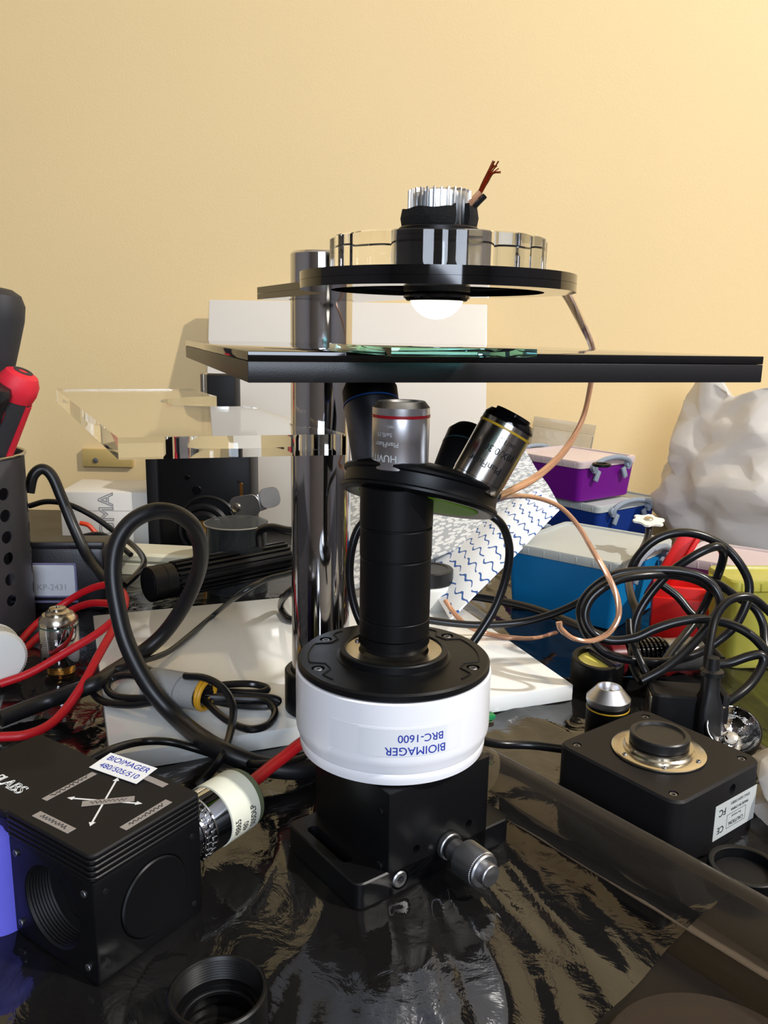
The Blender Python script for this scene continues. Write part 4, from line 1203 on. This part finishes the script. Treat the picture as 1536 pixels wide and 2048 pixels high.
cable('orange_lead', [(160, 1046, .44), (176, 1050, .44), (188, 1062, .44), (195, 1070, .44)], .0022, mat('red_orange_lead', (206, 62, 30), .4), 'small red and orange lead in front of the white carton')
cable('green_grey_cable', [(600, 1140, .22), (575, 1148, .215), (530, 1160, .205), (480, 1188, .195), (430, 1228, 0, .015), (380, 1270, 0, .0145), (345, 1298, 0, .0145), (318, 1312, 0, .016), (285, 1322, 0, .020)], .0019, m_cablegreen, 'thin dark cable running across the white base plate')
cable('black_cable', [(640, 1052, .30), (585, 1062, .30), (545, 1055, .31), (520, 1062, .32), (520, 1090, .325)], .0034, m_cable, 'black cable tucked behind the clear beaker')
cable('black_cable', [(600, 1168, .24), (572, 1190, .23), (562, 1215, 0, .016), (580, 1238, 0, .015), (610, 1240, 0, .015)], .0026, m_cable, 'black cable curled beside the foot of the pillar')
cable('black_cable', [(130, 1562, .0), (170, 1526, .012), (220, 1500, .025), (280, 1484, 0, .020), (340, 1484, 0, .019), (400, 1500, 0, .014), (470, 1522, 0, .013), (540, 1528, 0, .020), (610, 1510, 0, .014)], .0020, m_cable, 'thin black cable passing behind the filter cube')

rg_ = 'red cables at the left'
cable('red_cable', [(0, 1368, .140), (60, 1346, .148), (130, 1306, .160), (190, 1270, .172), (230, 1238, .185), (249, 1212, .200), (246, 1186, .222), (215, 1170, .240), (175, 1180, .250), (130, 1206, .252), (75, 1246, .235), (38, 1285, .215), (0, 1325, .200)], .0026, m_red, 'red cable bending back in a loop above the chrome objective', group=rg_)
cable('red_cable', [(0, 1474, 0, .007), (50, 1470, 0, .007), (95, 1452, 0, .008), (130, 1420, 0, .012), (165, 1370, .110), (195, 1315, .128), (225, 1262, .150), (243, 1228, .172), (240, 1214, .195), (215, 1207, .215), (175, 1208, .232), (130, 1228, .236), (78, 1272, .224), (35, 1312, .206), (0, 1345, .190)], .0026, m_red, 'red cable sweeping lowest across the left edge', group=rg_)
cable('red_cable', [(500, 1568, .005), (540, 1535, .02), (570, 1512, .03), (600, 1488, .04), (640, 1460, .06)], .0030, m_red, 'short red cable between the cream sleeve and the white camera', group=rg_)

# bundled cable: coil, velcro wrap and yellow tie
bn = thing('bundled_cable', 'black cable bundle held by a grey wrap and a yellow tie', 'cable bundle')
Z1 = .0155
loops = [
 [(330, 1352, 0, .030), (270, 1332, 0, .026), (215, 1346, 0, .021), (186, 1378, 0, Z1), (205, 1402, 0, Z1), (260, 1410, 0, .017), (330, 1400, 0, .021), (410, 1388, 0, .021), (490, 1391, 0, .019), (545, 1396, 0, .019), (556, 1404, 0, .017), (530, 1413, 0, Z1), (470, 1410, 0, Z1), (400, 1396, 0, .018), (330, 1378, 0, .024), (270, 1352, 0, .026), (228, 1356, 0, .022), (214, 1376, 0, .019), (236, 1394, 0, .018), (300, 1396, 0, .022), (370, 1384, 0, .026), (440, 1371, 0, .024), (500, 1368, 0, .021), (534, 1376, 0, .020), (520, 1385, 0, .019), (460, 1384, 0, .020), (395, 1384, 0, .024), (410, 1402, 0, .020), (450, 1438, 0, Z1), (495, 1458, 0, Z1), (535, 1450, 0, Z1), (550, 1424, 0, Z1), (530, 1402, 0, .018), (480, 1398, 0, .019), (420, 1394, 0, .021)]]
for lp_ in loops:
    obj('coil', sweep(smooth_path(px_path(lp_), 6), .0021, 9), m_cable, bn)
obj('tail', sweep(smooth_path(px_path([(370, 1352, 0, .034), (410, 1356, 0, .036), (445, 1376, 0, .034), (466, 1412, 0, .028), (462, 1458, 0, .022), (446, 1510, 0, .020), (415, 1552, 0, .010), (395, 1572, 0, .006)]), 6), .0021, 9), m_cable, bn)
w0 = PZ(304, 1368, .0240); w1 = PZ(412, 1392, .0240)
wM = frame(w0, w1 - w0, (0, 0, 1)); wl_ = (w1 - w0).length
def wrap(r0, r1, z0, z1, sq=.86):
    v, f = lathe([(r0 - .001, z0), (r0, z0), (r1, z1), (r1 - .001, z1), (r0 - .001, z0)], 40)
    return [Vector((p.x * sq, p.y, p.z)) for p in v], f
obj('velcro_wrap', wrap(.0108, .0118, 0, wl_ * .60), m_velcro, bn, wM)
obj('velcro_inner', wrap(.0104, .0098, wl_ * .58, wl_ * .92), m_velcro, bn, wM)
obj('velcro_face', [Vector((p.x * .86, p.y, p.z)) for p in cyl(.0104, .0002, .0012)[0]] and ([Vector((p.x * .86, p.y, p.z)) for p in cyl(.0098, .0010, .0020)[0]], cyl(.0098, .0010, .0020)[1]), m_velcro, bn, wM)
for k in range(2):
    obj('yellow_tie', sweep([Vector((.0100 * math.cos(2*math.pi*i/32) * .8, .0088 * math.sin(2*math.pi*i/32) - .0015, wl_ * (.93 + .05 * k) + .0010 * math.sin(2*math.pi*i/32 + k))) for i in range(32)], .0014, 8, True), m_yellowtie, bn, wM)

# ------------------------------------------------------------------ cables round the tube and copper wire
cable('camera_lead', [(935, 1300, .052), (962, 1262, .055), (990, 1215, .058), (1010, 1160, .060), (1019, 1105, .060), (1010, 1062, .058), (990, 1036, .056), (950, 1018, .060), (890, 1012, .062), (820, 1012, .062), (760, 1022, .060), (722, 1050, .058), (704, 1095, .056), (699, 1150, .055), (707, 1205, .053), (724, 1250, .050), (745, 1285, .046)], .0021, m_cable, 'black cable looping round behind the microscope tube')
cable('black_cable', [(855, 1240, .215), (900, 1246, .215), (960, 1250, .215), (1040, 1245, .215), (1105, 1228, .210), (1160, 1203, .205), (1185, 1180, .20)], .0026, m_cable, 'black cable running from the tube towards the blue box')
cable('black_cable', [(930, 1190, .30), (990, 1200, .28), (1060, 1215, .255), (1130, 1240, .225), (1180, 1262, .20), (1210, 1275, .19)], .0030, m_cable, 'flat black cable lying in front of the blue box')
pf = lambda a: .62 + .38 * abs(math.cos(a))
wire = [(1122, 572, .012), (1142, 604, .045), (1164, 648, .095), (1181, 685, .132), (1187, 715, .148), (1182, 765, .152), (1165, 838, .148), (1130, 900, .132), (1078, 950, .108), (1025, 980, .085), (988, 998, .070)]
def copper(name, pts, label, r=.0021):
    o = obj(name, sweep(smooth_path(px_path(pts), 8), r, 12, prof=pf, twist=.05), m_wire)
    return tag(o, label, 'wire')
copper('copper_wire', wire, 'clear-jacketed copper wire hanging from the lamp ring down to the turret')
copper('copper_wire', [(990, 1000, .075), (1030, 992, .10), (1075, 996, .12), (1120, 1014, .13), (1155, 1050, .135), (1185, 1100, .135), (1215, 1150, .130), (1234, 1195, .125), (1236, 1235, .122), (1215, 1268, .120), (1180, 1282, .118), (1145, 1276, .117), (1122, 1258, .117), (1118, 1244, .117)], 'copper wire curling down in front of the blue box', .0018)
copper('copper_wire', [(890, 1200, .24), (905, 1222, .235), (930, 1248, .225), (970, 1266, 0, .014), (1020, 1275, 0, .014), (1070, 1276, 0, .012), (1112, 1265, 0, .010)], 'copper wire lying along the edge of the white base plate', .0019)

# ------------------------------------------------------------------ tangle of black cables on the right
tg_ = 'tangled black cables on the right'
def tangle(label, pts, r=.0027): cable('tangled_cable', pts, r, m_cable, label, group=tg_)
tangle('black cable dropping from the lamp board beside the blue box', [(1299, 1050, .298), (1293, 1082, .285), (1272, 1122, .25), (1258, 1159, .215), (1262, 1193, .19), (1273, 1227, .175), (1271, 1272, .160), (1264, 1307, .148), (1270, 1342, .138), (1284, 1364, .130)])
tangle('largest loop of black cable arching highest above the red case', [(1257, 1150, .165), (1272, 1118, .165), (1299, 1088, .165), (1333, 1070, .165), (1372, 1065, .165), (1412, 1074, .165), (1452, 1096, .165), (1480, 1128, .162), (1497, 1162, .160), (1497, 1193, .158), (1486, 1224, .155), (1469, 1253, .152), (1441, 1278, .150), (1407, 1301, .148), (1372, 1315, .145), (1327, 1324, .142), (1270, 1321, .140), (1213, 1307, .140), (1176, 1272, .142), (1161, 1236, .145), (1165, 1204, .148), (1191, 1173, .150), (1236, 1148, .150), (1299, 1141, .150), (1355, 1142, .148), (1401, 1153, .146), (1429, 1176, .144), (1441, 1206, .140), (1430, 1232, .136), (1407, 1264, .132), (1367, 1307, .126), (1327, 1338, .122), (1282, 1362, .120)])
tangle('black cable coil nearest the copper wire on the right', [(1440, 1192, .172), (1405, 1166, .165), (1360, 1152, .155), (1300, 1150, .146), (1236, 1160, .142), (1191, 1187, .140), (1172, 1216, .138), (1172, 1244, .136), (1191, 1270, .134), (1225, 1281, .132), (1270, 1276, .130), (1310, 1258, .130), (1355, 1244, .130), (1401, 1238, .130), (1455, 1247, .130), (1497, 1267, .128), (1526, 1295, .126), (1556, 1340, .124)])
tangle('black cable making a pointed arch over the red case', [(1267, 1300, .150), (1270, 1250, .155), (1282, 1216, .158), (1310, 1176, .160), (1344, 1142, .160), (1384, 1114, .158), (1418, 1097, .158), (1438, 1094, .160), (1447, 1108, .164), (1441, 1136, .170), (1424, 1179, .176), (1401, 1227, .178), (1372, 1267, .168), (1345, 1300, .156), (1325, 1330, .145)])
tangle('black cable slanting across the front of the red case', [(1322, 1168, .20), (1355, 1193, .195), (1378, 1221, .19), (1398, 1243, .185), (1415, 1284, .170), (1443, 1320, .155)])
tangle('black cable rising from the upright plug', [(1415, 1362, .096), (1415, 1326, .098), (1421, 1278, .105), (1431, 1236, .112), (1452, 1206, .116), (1480, 1194, .118), (1509, 1198, .120), (1545, 1230, .122)], .0024)
tangle('black cable at the right edge in front of the yellow box', [(1401, 1153, .168), (1440, 1170, .17), (1480, 1198, .172), (1508, 1215, .172), (1526, 1248, .168), (1530, 1290, .160), (1540, 1330, .15)])
tangle('lowest black cable sagging behind the connector block', [(1426, 1329, .122), (1458, 1326, .122), (1497, 1313, .122), (1522, 1310, .122), (1526, 1328, .120), (1503, 1366, .114), (1469, 1395, .108), (1429, 1416, .106)])
tangle('short black cable behind the connector block left end', [(1258, 1240, .150), (1262, 1275, .142), (1285, 1330, .130), (1308, 1372, .124), (1320, 1390, .120)], .0022)
